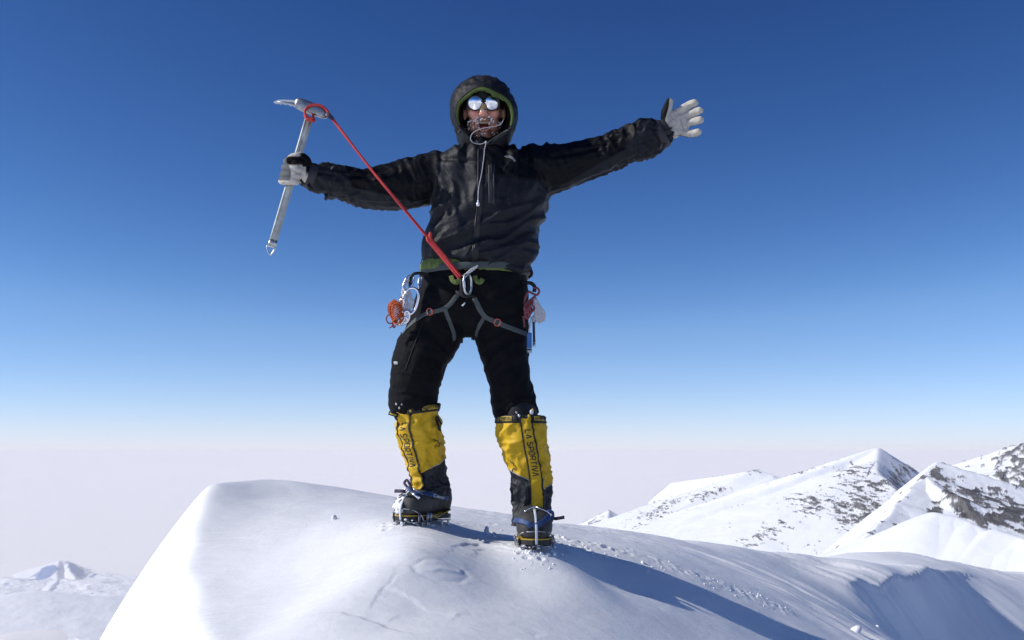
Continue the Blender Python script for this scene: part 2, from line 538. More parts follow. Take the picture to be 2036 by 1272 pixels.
# under the feet and in front
for q in [(835,1046,3.95),(880,1040,4.12),(800,1046,3.9),(1064,1094,3.72),(1050,1075,4.02),(960,1062,4.1),(960,1100,3.75),
          (700,1040,4.2),(600,1050,4.3),(500,1060,4.35),
          (820,1140,3.4),(900,1170,3.3),(1000,1160,3.45),(700,1180,3.3),(600,1150,3.6),(500,1150,3.75),(415,1120,4.0),
          (640,1270,2.95),(500,1270,3.05),(420,1270,3.05),(800,1270,2.8),(1000,1270,2.9),(1150,1260,3.1),(1300,1275,3.3),
          (1150,1150,3.55),(1200,1160,3.68),
          # behind the feet up to the skyline
          (430,957,5.0),(500,960,5.1),(600,964,5.2),(700,980,5.2),(790,995,5.2),(880,1012,5.3),(1000,1023,5.4),(1100,1046,5.6),
          (500,1000,4.8),(650,1005,4.75),(600,985,5.0),(760,1012,4.7),
          # right slope
          (1180,1080,4.3),(1190,1110,3.98),(1300,1104,4.35),(1300,1190,3.75),(1420,1150,4.35),(1420,1235,3.8),(1560,1212,4.35),(1560,1290,3.85),(1720,1300,4.2),
          (1190,1052,5.9),(1300,1064,6.3),(1400,1087,6.7),(1500,1100,7.2),(1600,1109,8.2),(1700,1103,9.6),(1800,1108,10.4),(1900,1128,10.6),(2036,1142,10.8),(2150,1150,10.8),
          (1200,1068,5.0),(1300,1086,5.1),(1400,1112,5.3),(1500,1145,5.4),(1600,1185,5.5),(1680,1225,5.5),(1730,1262,5.5),
          (1560,1140,6.8),(1640,1150,7.2),
          (1640,1130,8.0),(1750,1130,9.0),
          # wind lip and the hollow in its lee
          (1688,1164,7.15),(1720,1166,7.4),(1780,1152,8.0),(1840,1138,8.7),(1900,1139,9.3),(1960,1150,9.6),(2036,1165,9.8),(2150,1180,10),
          (1720,1235,6.5),(1780,1255,7.0),(1850,1272,7.6),(1930,1285,8.0),(2036,1310,8.3),(2150,1330,8.6)]:
    sp(*q)
# beyond the skyline the summit falls away
for q in [(430,990,6.2),(560,1000,6.4),(700,1015,6.5),(850,1045,6.6),(1000,1060,6.8),(1120,1080,7.2),(1300,1100,8.4),(1450,1130,9),(1650,1150,11),(1850,1160,12.5),(2036,1190,12.5),(2200,1200,12.5)]:
    sp(*q)
for q in [(430,1150,8.5),(700,1180,9),(1000,1200,9.5),(1300,1200,12),(1700,1230,14),(2100,1280,15)]:
    sp(*q)
for q in [(-2, .5, -.68), (0, .5, -.70), (2, .5, -.8), (-2, -2, -.75), (2, -2, -.9), (0, -6, -1.2), (6, 0, -1.3), (-2.5, 2, -.5), (4, 2, -.95), (7, 5, -1.7), (9, 9, -2.2), (-4, -6, -1.3), (7,-6,-1.8)]:
    SC.append((q[0], q[1], q[2] + CZ))
base_f = tps(SC, 3.0, 1e-5)

def seg_dist(x, y, P):
    """signed distance to polyline P (left of travel positive), and parameter 0..1"""
    best = np.full(np.shape(x), 1e9); sgn = np.ones(np.shape(x)); par = np.zeros(np.shape(x))
    P = np.asarray(P, float); L = np.linalg.norm(np.diff(P, axis=0), axis=1); tot = L.sum(); acc = 0
    for (a, b), l in zip(zip(P[:-1], P[1:]), L):
        dx, dy = (b - a) / l
        t = np.clip((x - a[0]) * dx + (y - a[1]) * dy, 0, l)
        ex, ey = x - a[0] - t * dx, y - a[1] - t * dy
        d = np.hypot(ex, ey); m = d < best
        best = np.where(m, d, best); sgn = np.where(m, np.sign(dx * ey - dy * ex), sgn); par = np.where(m, (acc + t) / tot, par)
        acc += l
    return best, sgn, par

def ground_pts(pix):
    """pixel polyline -> plan positions on the snow"""
    out = []
    for px, py in pix:
        lo = None
        Ys = np.linspace(1.8, 13, 1400)
        P = [W(px, py, y) for y in (1.8, 13)]
        a, b = np.array(P[0]), np.array(P[1])
        t = (Ys - 1.8) / (13 - 1.8)
        pts = a[None] + (b - a)[None] * t[:, None]
        z = base_f(pts[:, 0], pts[:, 1])
        k = np.argmax(pts[:, 2] < z)
        out.append((pts[k, 0], pts[k, 1]))
    return np.array(out)

def crest_x(y):
    # plan position of the edge where the summit breaks into its steep left face
    ys = [-8, 0, 2.0, 3.05, 3.5, 4.0, 4.4, 5.0, 5.6, 7, 12]
    xs = []
    for yy, px in ((3.05, 425), (3.5, 415), (4.0, 388), (4.4, 396), (5.0, 430)):
        xs.append((px - 1018) / F * yy * 1.005)
    xs = [-2.2, -1.6, -.8] + xs + [-1.25, -1.0, -.5]
    return np.interp(y, ys, xs)

crack1 = ground_pts([(902,1122),(925,1102),(955,1092),(1000,1093),(1040,1100)])
crack2 = ground_pts([(942,1122),(952,1106),(985,1098),(1020,1101)])
crack3 = ground_pts([(820,1162),(842,1148),(880,1144),(920,1152),(935,1162),(915,1172),(870,1176),(830,1170)])
crack4 = ground_pts([(852,1168),(880,1162),(915,1163),(922,1155)])
crack5 = ground_pts([(730,1246),(748,1220),(762,1204),(800,1206),(850,1222),(880,1228)])
crack6 = ground_pts([(775,1250),(795,1238),(820,1237)])
crack7 = ground_pts([(905,1235),(918,1228),(940,1226)])
crack8 = ground_pts([(630,1262),(680,1254),(760,1256),(820,1266)])
crack9 = ground_pts([(1060,1268),(1090,1264)])
ridge2 = ground_pts([(960,1072),(880,1100),(800,1150),(720,1200),(640,1262)])

lip = np.array([tuple(W(*q))[:2] for q in [(1682,1168,7.05),(1694,1163,7.17),(1722,1166,7.4),(1780,1152,8.0),(1848,1138,8.75),(1905,1141,9.3),(1980,1155,9.6)]])
def snow_z(x, y, fine=True):
    z = base_f(x, y)
    # steep left face
    cx = crest_x(y) + .03 * perlin2(y * 2.2, y * 0 + 3.1)
    d = cx - x
    dd = np.log1p(np.exp(np.clip(d / .018, -30, 30))) * .018
    z = z - (1.15 * dd + .7 * dd * dd)
    # soft convex rib running down to the left from the feet
    rd, rs, rp = seg_dist(x, y, ridge2)
    z = z + .055 * np.exp(-(rd / .20) ** 2) * sm(0, .45, rp)
    ld, ls, lp = seg_dist(x + .02*perlin2(x*4, y*4), y, lip)
    cside = (ls < 0) * np.sin(np.pi*np.clip(lp, .0, .92)/.92)**.5 * sm(1, .8, lp)
    z = z - cside * (.14 * (1 - np.exp(-(ld / .18)**1.5)) * np.exp(-ld / 1.4)) + (ls > 0) * .03 * np.exp(-ld/.12) * sm(0, .1, lp) * sm(1, .8, lp)
    # broad undulation and sastrugi on the wind-scoured right side
    z = z + .012 * fbm2(x * 1.3 + 4, y * 1.3, 3) * sm(2, 4, y)
    if fine:
        u = x * .80 + y * -.60; v = x * .60 + y * .80
        right = sm(.35, 1.2, x) * sm(3.9, 4.5, y + .15 * x)
        sas = ridged2(u * .9, v * 5.5, 3, .55)
        z = z + right * .018 * np.clip(sas, -.2, 1.4) * sm(-.2, .35, perlin2(u * .8 + 3, v * 1.6))
        # small ripples behind the left foot
        bk = sm(4.5, 4.9, y) * (1 - sm(.5, 1.2, x)) * sm(-.9, -.3, x)
        z = z + bk * .006 * np.clip(ridged2(x * 3.5, y * 10, 3, .6), 0, 2)
        # crust edges: thin broken plates of wind crust
        for P, h, w, inner in ((crack1, -.0055, .10, 1), (crack2, -.004, .07, 1), (crack4, -.006, .03, 1), (crack5, -.003, .10, 1), (crack6, -.0025, .05, 1), (crack7, -.004, .03, 1), (crack8, .005, .06, 1), (crack9, .004, .03, 1)):
            jx = x + .012 * perlin2(x * 22, y * 22); jy = y + .012 * perlin2(x * 22 + 9, y * 22)
            d, s, p = seg_dist(jx, jy, P)
            fade = np.sin(np.pi * np.clip(p * .94 + .03, 0, 1)) ** .6
            side = s
            z = z - h * fade * np.where(side > 0, np.exp(-d / w) * sm(0, .006, d), 0)
        d, s, p = seg_dist(x + .01 * perlin2(x * 18, y * 18), y, np.vstack([crack3, crack3[:1]]))
        z = z - .0025 * np.exp(-(d / .009) ** 2)
        z = z + .0021 * ridged2((x+.15*y) * 2.2, y * 11, 3, .6) * sm(-.2, .4, perlin2(x*1.1+8, y*1.7)) + .0020 * fbm2(x * 5, y * 9, 3) + .0004 * fbm2(x * 45, y * 45, 3)
        # trodden, crumbled snow round the boots and along the track to the right
        tr, ts, tp = seg_dist(x, y, track)
        z = z + .005 * np.exp(-(tr / .05) ** 2) * np.clip(ridged2(x * 20, y * 20, 3, .6), -.3, 1.5)
        for hx_, hy_, hr_, hd_ in HOLES:
            m_ = (np.abs(x-hx_) < .05) & (np.abs(y-hy_) < .05)
            if m_.any():
                q_ = np.hypot(x[m_]-hx_, y[m_]-hy_)/hr_
                z[m_] += -hd_*np.exp(-q_**4) + hd_*.35*np.exp(-((q_-1.5)/.5)**2)
    return z
HOLES = []
track = ground_pts([(1100,1068),(1150,1080),(1200,1090),(1290,1112),(1370,1140),(1450,1170),(1560,1215)])

_h = random.Random(21)
for (cx0, cy0, n_, sx_, sy_) in ((1120, 1080, 10, 35, 4), (1200, 1094, 6, 25, 4), (1000, 1082, 5, 35, 5), (930, 1050, 5, 25, 4), (770, 1050, 6, 30, 5), (1075, 1112, 5, 35, 5)):
    for p_ in ground_pts([(cx0+_h.gauss(0, sx_), cy0+_h.gauss(0, sy_)) for _ in range(n_)]):
        HOLES.append((p_[0], p_[1], _h.uniform(.008, .016), _h.uniform(.004, .010)))
def spaced(bounds):
    out = [bounds[0][0]]
    for a, b, step in bounds:
        n = max(1, int(round((b - a) / step)))
        out += list(a + (b - a) * np.arange(1, n + 1) / n)
    return np.array(out)
xs = spaced([(-9, -3, .3), (-3, -1.6, .04), (-1.6, -1.1, .012), (-1.1, 1.9, .0062), (1.9, 3.4, .012), (3.4, 6.2, .03), (6.2, 12, .3)])
ys = spaced([(-9, 0, .4), (0, 2.4, .06), (2.4, 4.6, .0075), (4.6, 6.2, .012), (6.2, 8, .025), (8, 11.5, .04), (11.5, 18, .3)])
GX, GY = np.meshgrid(xs, ys, indexing='ij')
GZ = snow_z(GX.ravel(), GY.ravel())
gx, gy = GX.ravel(), GY.ravel()
# far edges of the summit cap plunge out of sight
GZ = GZ - 1.2 * np.clip(gy - 12.5, 0, None) ** 1.5 - .8 * np.clip(gx - 7, 0, None) ** 1.5 - 1.0 * np.clip(-4 - gx, 0, None) - .6 * np.clip(-4 - gy, 0, None) ** 1.5
snow_me = grid_mesh('snow_summit', np.stack([gx, gy, GZ], 1), len(xs), len(ys))
snow_o = link('snow_summit', snow_me, M_snow)
snow_o['kind'] = 'structure'
def snow_at(x, y):
    return float(snow_z(np.array([float(x)]), np.array([float(y)]))[0])

# ------------------------------------------------------------------ far mountains
def mountain_material(name, rock_shade_col=(.135, .13, .13), nscale=.02):
    m = bpy.data.materials.new(name); m.use_nodes = True
    nt = m.node_tree; b = nt.nodes['Principled BSDF']; b.inputs['Roughness'].default_value = .8
    b.inputs['Specular IOR Level'].default_value = .1
    at = nt.nodes.new('ShaderNodeAttribute'); at.attribute_name = 'rock'
    mx = nt.nodes.new('ShaderNodeMix'); mx.data_type = 'RGBA'
    nt.links.new(at.outputs['Fac'], mx.inputs['Factor'])
    mx.inputs['A'].default_value = (.86, .88, .92, 1)
    nz = nt.nodes.new('ShaderNodeTexNoise'); nz.inputs['Scale'].default_value = nscale; nz.inputs['Detail'].default_value = 8
    geo = nt.nodes.new('ShaderNodeNewGeometry')
    nt.links.new(geo.outputs['Position'], nz.inputs['Vector'])
    cr = nt.nodes.new('ShaderNodeValToRGB')
    cr.color_ramp.elements[0].color = (rock_shade_col[0]*.55, rock_shade_col[1]*.55, rock_shade_col[2]*.6, 1); cr.color_ramp.elements[0].position = .35
    cr.color_ramp.elements[1].color = (rock_shade_col[0]*1.5, rock_shade_col[1]*1.5, rock_shade_col[2]*1.5, 1); cr.color_ramp.elements[1].position = .65
    nt.links.new(nz.outputs['Fac'], cr.inputs[0]); nt.links.new(cr.outputs[0], mx.inputs['B'])
    nt.links.new(mx.outputs['Result'], b.inputs['Base Color'])
    n2 = nt.nodes.new('ShaderNodeTexNoise'); n2.inputs['Scale'].default_value = nscale*3; n2.inputs['Detail'].default_value = 8; n2.inputs['Roughness'].default_value = .65
    nt.links.new(geo.outputs['Position'], n2.inputs['Vector'])
    ml = nt.nodes.new('ShaderNodeMath'); ml.operation = 'MULTIPLY_ADD'; ml.inputs[1].default_value = 12; ml.inputs[2].default_value = .8
    nt.links.new(at.outputs['Fac'], ml.inputs[0])
    bp = nt.nodes.new('ShaderNodeBump'); bp.inputs['Strength'].default_value = .8
    nt.links.new(ml.outputs[0], bp.inputs['Distance']); nt.links.new(n2.outputs['Fac'], bp.inputs['Height']); nt.links.new(bp.outputs[0], b.inputs['Normal'])
    return m
M_mtn = mountain_material('snow_and_rock')

def ridge_field(x, y, ridges, rnd=12.0):
    h = np.full(x.shape, -1e9)
    for pts, sl, sr in ridges:
        P = np.array([tuple(W(*p)) for p in pts])
        for a, b in zip(P[:-1], P[1:]):
            dx, dy = b[0]-a[0], b[1]-a[1]; l = math.hypot(dx, dy) + 1e-9; dx /= l; dy /= l
            t = np.clip((x-a[0])*dx + (y-a[1])*dy, 0, l)
            ex, ey = x-a[0]-t*dx, y-a[1]-t*dy
            d = np.hypot(ex, ey); s = dx*ey - dy*ex
            k = np.where(s > 0, sl, sr)
            raw = (x-a[0])*dx + (y-a[1])*dy
            if (a == P[0]).all(): k = k + (1.5 - k) * sm(0, .7, np.clip(-raw, 0, None) / (d + 1e-6)) * (s > 0)
            if (b == P[-1]).all(): k = k + (1.5 - k) * sm(0, .7, np.clip(raw - l, 0, None) / (d + 1e-6))
            h = np.maximum(h, a[2] + (b[2]-a[2])*t/l - k*(np.sqrt(d*d + rnd*rnd) - rnd))
    return h

def polar_mountain(name, label, pxr, dr, nu, nv, ridges, rock_shade_f, noise, floor=-2950, material=None):
    az = np.linspace(math.atan((pxr[0]-1018)/F), math.atan((pxr[1]-1018)/F), nu)
    di = dr[0] * (dr[1]/dr[0]) ** (np.linspace(0, 1, nv))
    A, D = np.meshgrid(az, di, indexing='ij')
    x = (D*np.sin(A)).ravel(); y = (D*np.cos(A)).ravel()
    s = noise[1]
    wx = x + noise[2]*fbm2(x/s*1.1+3, y/s*1.1, 3); wy = y + noise[2]*fbm2(x/s*1.1-7, y/s*1.1+8, 3)
    z = ridge_field(wx, wy, ridges, min(22.0, dr[0]*.005))
    n1 = fbm2(x/s, y/s, 6, .52)
    V0 = np.stack([x, y, z], 1)
    px, py = project(V0)
    rock, rough = rock_shade_f(x, y, px, py)  # on the far-left mountain this mask also holds painted shade
    z = z + noise[0]*n1*.6 + rock*rough*(ridged2(x/s*3.2, y/s*3.2, 5, .6))*.5
    if floor < -3000:
        rg_ = np.hypot(x, y)
        hill = -3060 + 75*ridged2((x+.5*y)/2600, y/4200, 5, .5) + 18*ridged2((x-.6*y)/420, (y+.6*x)/1500, 3) - 120*sm(25000, 29500, rg_) - 60*sm(18500, 15800, rg_)
        z = np.maximum(z, hill)
    z = np.maximum(z, floor)
    me = grid_mesh(name, np.stack([x, y, z], 1), nu, nv)
    a = me.attributes.new('rock', 'FLOAT', 'POINT'); a.data.foreach_set('value', rock.astype(np.float32))
    o = link(name, me, material or M_mtn); o['kind'] = 'structure'
    if label: o['label'] = label
    return o

def patch(px, py, cx, cy, rx, ry, rot=0):
    c, s = math.cos(R(rot)), math.sin(R(rot))
    u = ((px-cx)*c + (py-cy)*s)/rx; v = (-(px-cx)*s + (py-cy)*c)/ry
    return np.exp(-(u*u+v*v))

RA = [([(1130,1130,8200),(1195,1066,7600),(1250,1036,7000),(1300,1004,6500),(1337,960,6100),(1400,951,5700),(1470,940,5400),(1507,933,5200)], .6, .95),
      ([(1507,933,5200),(1535,944,5120),(1560,952,5050),(1600,940,4950),(1640,929,4850),(1700,908,4600),(1745,890,4400)], .6, .34),
      ([(1745,890,4400),(1790,920,4380),(1840,950,4360),(1900,985,4340),(1980,1020,4300)], .7, 1.3),
      ([(1745,890,4400),(1737,915,4280),(1745,940,4120),(1778,972,3900),(1796,1008,3700),(1805,1050,3400),(1790,1110,3000)], .80, .33)]
def rock_A(x, y, px, py):
    w = (patch(px, py, 1700, 1000, 60, 55, 30) + patch(px, py, 1600, 1010, 60, 30, -20)*.8 + patch(px, py, 1720, 1040, 45, 55)*1.2
         + patch(px, py, 1500, 1075, 60, 22, -25) + patch(px, py, 1300, 1020, 90, 22, -30)*.75 + patch(px, py, 1420, 980, 110, 14, -18)*.6
         + patch(px, py, 1600, 935, 60, 9, -12)*.9 + patch(px, py, 1480, 937, 60, 7, -10)*.7 + patch(px, py, 1660, 1095, 60, 22)*.9 + patch(px, py, 1700, 935, 50, 14, -20)*.5
         + patch(px, py, 1800, 950, 50, 26, 40)*1.0 + patch(px, py, 1780, 970, 40, 40)*.6)
    xs_, ys_ = x + .35*y, y
    n = fbm2(xs_/26, ys_/62, 4, .7) + .5*fbm2(xs_/10, ys_/22, 2)
    r = sm(.22, .40, np.clip(w, 0, 1.1)*.70 + n*.50 + .35*perlin2(x/150, y/190) - .42)
    r = np.maximum(r, patch(px, py, 1699, 1096, 10, 9) > .4)
    return r, 3.5
mA = polar_mountain('mountain', 'long snow mountain with grey rock flecks and pointed shaded peak', (1120, 2060), (2300, 9500), 940, 760, RA, rock_A, (5, 260, 9))

RB = [([(1600,1180,1700),(1690,1102,1950),(1740,1052,2150),(1790,998,2350),(1835,945,2560),(1862,918,2640)], 1.2, .30),
      ([(1862,918,2640),(1880,924,2680),(1897,938,2700),(1930,962,2760),(1960,978,2850),(2010,1000,2950),(2080,1030,3050),(2160,1060,3100)], .8, .55),
      ([(1835,947,2550),(1860,965,2440),(1895,985,2350),(1950,1010,2300),(2036,1045,2300),(2140,1090,2300)], .5, .8)]
def rock_B(x, y, px, py):
    w = (patch(px, py, 1868, 934, 17, 12)*1.5 + patch(px, py, 1920, 990, 75, 15, 32)*1.6 + patch(px, py, 1990, 1015, 80, 26, 26)*1.7 + patch(px, py, 2080, 1050, 90, 30, 26)*1.6
         + patch(px, py, 1890, 1012, 45, 10, -18)*1.2 + patch(px, py, 1930, 1020, 45, 16, 15)*1.3 + patch(px, py, 1840, 1030, 30, 14, -35)*.7 + patch(px, py, 1790, 1065, 30, 20, -40)*.5)
    n = fbm2(x/45, y/60, 5, .62)
    r = sm(.25, .45, np.clip(w, 0, 1.3)*.60 + n*.80 - .27)
    return r, 3
mB = polar_mountain('mountain', 'nearer snow peak with a dark rocky crest running down to the right', (1560, 2200), (1300, 4200), 620, 420, RB, rock_B, (4, 120, 8))

RD = [([(1850,1019,1470),(1865,1019,1440),(1900,1026,1420),(1935,1038,1390),(1975,1060,1350),(1982,1052,1352),(2036,1068,1320),(2120,1095,1250),(2200,1130,1200)], .9, .42)]
mD = polar_mountain('mountain', 'smooth bright snow shoulder below the dark rocky crest', (1570, 2250), (850, 2000), 500, 300, RD, lambda x, y, px, py: (np.zeros(x.shape), 0), (3, 200, 8))

RC = [([(1860,1005,6900),(1930,957,6700),(1965,932,6600),(1992,905,6500),(2013,889,6450),(2036,884,6400),(2100,870,6300),(2200,900,6200)], .7, .5),
      ([(2013,889,6450),(2000,930,6200),(1985,975,5900),(1975,1020,5600)], .9, .35)]
def rock_C(x, y, px, py):
    w = sm(1975, 2012, px - (py-889)*-.25) * 1.1
    n = fbm2(x/60, y/80, 5, .62)
    return sm(.2, .5, w*.5 + n*.75 - .14), 14
mC = polar_mountain('mountain', 'far snow mountain with grey rock face at the right edge', (1850, 2250), (4800, 8000), 360, 260, RC, rock_C, (10, 300, 25))

RE = [([(1140,1085,15500),(1180,1046,15200),(1196,1030,15000),(1211,1014,15000),(1222,1020,15000),(1245,1040,15200),(1290,1085,15500)], .9, .8),
      ([(1211,1014,15000),(1207,1040,14500),(1200,1075,13800)], 1.1, .5)]
mE = polar_mountain('mountain', 'tiny pointed blue snow peak left of the long mountain', (1120, 1320), (13000, 18000), 200, 160, RE, lambda x, y, px, py: (sm(.1, .4, patch(px, py, 1190, 1045, 20, 12)*.6 + fbm2(x/90, y/90, 4)*.6-.1), 10), (6, 400, 8))

RL = [([(-60,1215,23000),(20,1168,24500),(70,1145,25500),(98,1126,26000),(119,1113,26000),(134,1115,26000),(168,1141,26000),(200,1150,26500)], .55, .42),
      ([(119,1113,26000),(112,1150,24300),(100,1175,22500)], .62, .3), ([(134,1115,26000),(148,1150,24400)], .5, .9),
      ([(-40,1205,19000),(40,1178,19500),(75,1172,19500),(110,1186,19500),(150,1200,19500)], .3, .12),
      ([(222,1132,28500),(232,1131,28500),(245,1140,28500)], .7, .5)]
def rock_shade_L(x, y, px, py):
    w = patch(px, py, 50, 1162, 45, 12, -30)*.8 + patch(px, py, 186, 1150, 14, 6) + patch(px, py, 96, 1137, 18, 9, -30)*2.5 + patch(px, py, 152, 1134, 18, 8, 38)*2.5  # last two patches paint the shade of the summit's two facets
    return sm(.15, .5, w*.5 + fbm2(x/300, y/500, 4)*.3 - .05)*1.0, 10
mL = polar_mountain('mountain', 'low distant snow mountain with blunt blue-shaded summit at far left', (-150, 420), (15500, 30000), 420, 300, RL, rock_shade_L, (60, 1500, 60), floor=-3200, material=mountain_material('snow_and_painted_shade', (.09, .20, .46)))  # blue shade of the summit facets is put into this colour

# glacier plain far below, all round
nu, nv = 480, 220
az = np.linspace(0, 2*math.pi, nu, endpoint=False); di = 1500 * (150000/1500) ** np.linspace(0, 1, nv)
A, D = np.meshgrid(di, az, indexing='ij')
x = (A*np.sin(D)).ravel(); y = (A*np.cos(D)).ravel()
rr = np.hypot(x, y)
z = -3080 + (95*ridged2(x/2600, y/4200, 4, .5) + 120*fbm2(x/6000, y/6000, 3)) * (1 - sm(16000, 34000, rr)) + 25*fbm2(x/1200, y/500, 3)*(1 - sm(20000, 40000, rr))
me = grid_mesh('glacier_plain', np.stack([x, y, z], 1), nv, nu, wrap=True)
a = me.attributes.new('rock', 'FLOAT', 'POINT'); a.data.foreach_set('value', np.zeros(len(x), np.float32))
M_plain = mat('bright_glacier_snow', (.95, .925, .915), .9, spec=.1)
o = link('glacier_plain', me, M_plain); o['kind'] = 'structure'

# haze: one closed box of even air round the whole place
HAZE = 2.0e-5
bm = bmesh.new()
boxm(bm, (0, 0, (-3450 + 95) / 2), (170000, 170000, (3450 + 95) / 2))
hz = build('haze', bm, None, None, smooth=False)
hm = bpy.data.materials.new('haze_air'); hm.use_nodes = True
hn = hm.node_tree
for n in list(hn.nodes):
    if n.type != 'OUTPUT_MATERIAL': hn.nodes.remove(n)
pv = hn.nodes.new('ShaderNodeVolumePrincipled')
pv.inputs['Color'].default_value = (1.0, .975, .965, 1)
pv.inputs['Density'].default_value = HAZE
pv.inputs['Anisotropy'].default_value = 0.0
hn.links.new(pv.outputs[0], [n for n in hn.nodes if n.type == 'OUTPUT_MATERIAL'][0].inputs['Volume'])
hz.data.materials.append(hm); hz['kind'] = 'stuff'
try: hm.cycles.homogeneous_volume = True
except Exception: pass
# ------------------------------------------------------------------ the climber
YB = 3.92
foot = W(1064, 1094, 3.75)
man = empty('person', (W(950, 1060, 3.95).x, 3.95, snow_at(W(950,1060,3.95).x, 3.95)),
            'climber in charcoal hooded jacket and yellow gaiters, arms spread wide on the snow summit', 'person')

def ring(py, pxl, pxr, dep, Y=YB, tilt=0.0):
    """horizontal section; tilt = pixels by which the right end hangs lower"""
    a = W(pxl, py - tilt/2, Y); b = W(pxr, py + tilt/2, Y)
    return ((a + b) / 2, (b - a) / 2, Vector((0, dep, 0)))

def sections(rows, n):
    """smooth list of ring() rows"""
    raw = [ring(*r) for r in rows]
    M = np.array([list(c) + list(u) + list(v) for c, u, v in raw])
    Q = catmull(M, n)
    return [(Vector(q[:3]), Vector(q[3:6]), Vector(q[6:9])) for q in Q]

# --- body: one continuous skin under the clothes, its head with the face
H = W(963, 224, YB - .005)
HR = Matrix.Rotation(R(10), 3, 'X')
def hp(x, y, z): return H + HR @ Vector((x, y, z))
bm = bmesh.new()
blob(bm, hp(0, .0, .035), (.076, .098, .102), 24, HR)
blob(bm, hp(0, -.030, -.045), (.060, .064, .070), 20, HR)
blob(bm, hp(0, -.066, -.100), (.030, .028, .026), 16, HR)
for s in (-1, 1):
    blob(bm, hp(s*.036, -.068, -.012), (.027, .024, .024), 16, HR)
    blob(bm, hp(s*.034, -.060, -.060), (.022, .030, .034), 14, HR)
    blob(bm, hp(s*.078, .005, .0), (.010, .020, .030), 12, HR)
    blob(bm, hp(s*.011, -.104, -.022), (.009, .011, .008), 12, HR)
def hl(pts, **k):
    limb(bm, [tuple(hp(*p[:3])) + (p[3],) for p in pts], n=12, **k)
hl([(0, -.086, .030, .009), (0, -.100, .006, .011), (0, -.113, -.014, .013), (0, -.110, -.022, .012)])
hl([(-.034, -.078, .038, .012), (0, -.088, .040, .012), (.034, -.078, .038, .012)])
hl([(-.026, -.078, -.046, .007), (-.012, -.092, -.042, .0085), (0, -.096, -.044, .0085), (.012, -.092, -.042, .0085), (.026, -.078, -.046, .007)])
hl([(-.023, -.074, -.066, .006), (-.010, -.087, -.080, .008), (0, -.089, -.082, .008), (.010, -.087, -.080, .008), (.023, -.074, -.066, .006)])
# neck, trunk, limbs
limb(bm, [pl(963, 262, YB+.02, 28), pl(963, 300, YB+.03, 30), pl(963, 330, YB+.03, 40)], n=16)
limb(bm, [pl(966, 335, YB, 52), pl(968, 400, YB, 54), pl(962, 480, YB, 50), pl(945, 560, YB, 50), pl(942, 595, YB, 48)], n=18, flat=.8)
limb(bm, [pl(925, 335, YB, 26), pl(830, 362, YB, 25), pl(735, 374, YB-.04, 22), pl(650, 361, YB-.10, 18), pl(618, 349, YB-.125, 11)], n=12)
limb(bm, [pl(1010, 330, YB, 26), pl(1120, 326, YB, 25), pl(1210, 305, YB-.02, 21), pl(1285, 278, YB-.035, 15), pl(1310, 268, YB-.04, 11)], n=12)
limb(bm, [pl(905, 600, YB, 30), pl(866, 660, YB, 28), pl(836, 735, YB-.02, 24), pl(832, 840, YB+.02, 20), pl(850, 930, YB+.06, 16), pl(854, 985, YB+.07, 14)], n=14)
limb(bm, [pl(980, 600, YB, 30), pl(998, 680, YB, 28), pl(1014, 760, YB-.02, 24), pl(1040, 880, YB-.02, 20), pl(1056, 980, YB-.02, 16), pl(1058, 1030, YB-.02, 14)], n=14)
me = remesh(bm, .0038, 2)
V = getco(me); N = getno(me)
L = (V - np.array(H)) @ np.array(HR)          # head-local coordinates
# eye hollows, mouth opening, nostrils
def dent(cx, cz, rx, rz, dep, p=2.0):
    q = ((L[:, 0]-cx)/rx)**2 + ((L[:, 2]-cz)/rz)**2
    return dep * np.exp(-q**p)
front = sm(-.03, -.05, L[:, 1])
push = (dent(.032, .018, .016, .011, .010, 1) + dent(-.032, .018, .016, .011, .010, 1) + dent(0, -.061, .023, .016, .034, 2.5)
        + dent(.007, -.029, .0035, .003, .006, 1) + dent(-.007, -.029, .0035, .003, .006, 1)) * front * (np.abs(L[:, 2]) < .14)
V = V + np.outer(push, np.array(HR @ Vector((0, 1, 0))))
setco(me, V)
mouth = np.exp(-((((L[:, 0])/.0235)**2 + ((L[:, 2]+.061)/.0155)**2)**3)) * front
skin = np.tile([.80, .44, .33], (len(V), 1)).astype(float)
red = np.clip(np.exp(-((L[:, 0]/.022)**2 + ((L[:, 2]+.015)/.02)**2)) + .8*np.exp(-(((np.abs(L[:, 0])-.04)/.02)**2 + ((L[:, 2]+.015)/.022)**2)), 0, 1)[:, None]
skin = skin*(1-.55*red) + np.array([.58, .16, .12])*.55*red
lips = (np.exp(-(((L[:, 0]/.027)**2 + ((L[:, 2]+.062)/.024)**2)**2)) * front)[:, None]
skin = skin*(1-.5*lips) + np.array([.45, .12, .11])*.5*lips
skin = skin*(1-mouth[:, None]) + np.array([.10, .012, .014])*mouth[:, None]
paint(me, skin)
body = link('body', me, M_skin, man)
body_bvh = bvh_of(body)
# teeth
bm = bmesh.new()
for k in range(-4, 5):
    a = k * .0047
    boxm(bm, hp(a, -.083 + 9*a*a, -.0520), (.0021, .0022, .0034 if abs(k) < 3 else .0028), HR)
build('teeth', bm, M_teeth, man, smooth=False)
# tongue
bm = bmesh.new(); blob(bm, hp(0, -.066, -.070), (.013, .014, .006), 12, HR)
build('tongue', bm, mat('tongue', (.38, .08, .08), .35), man)
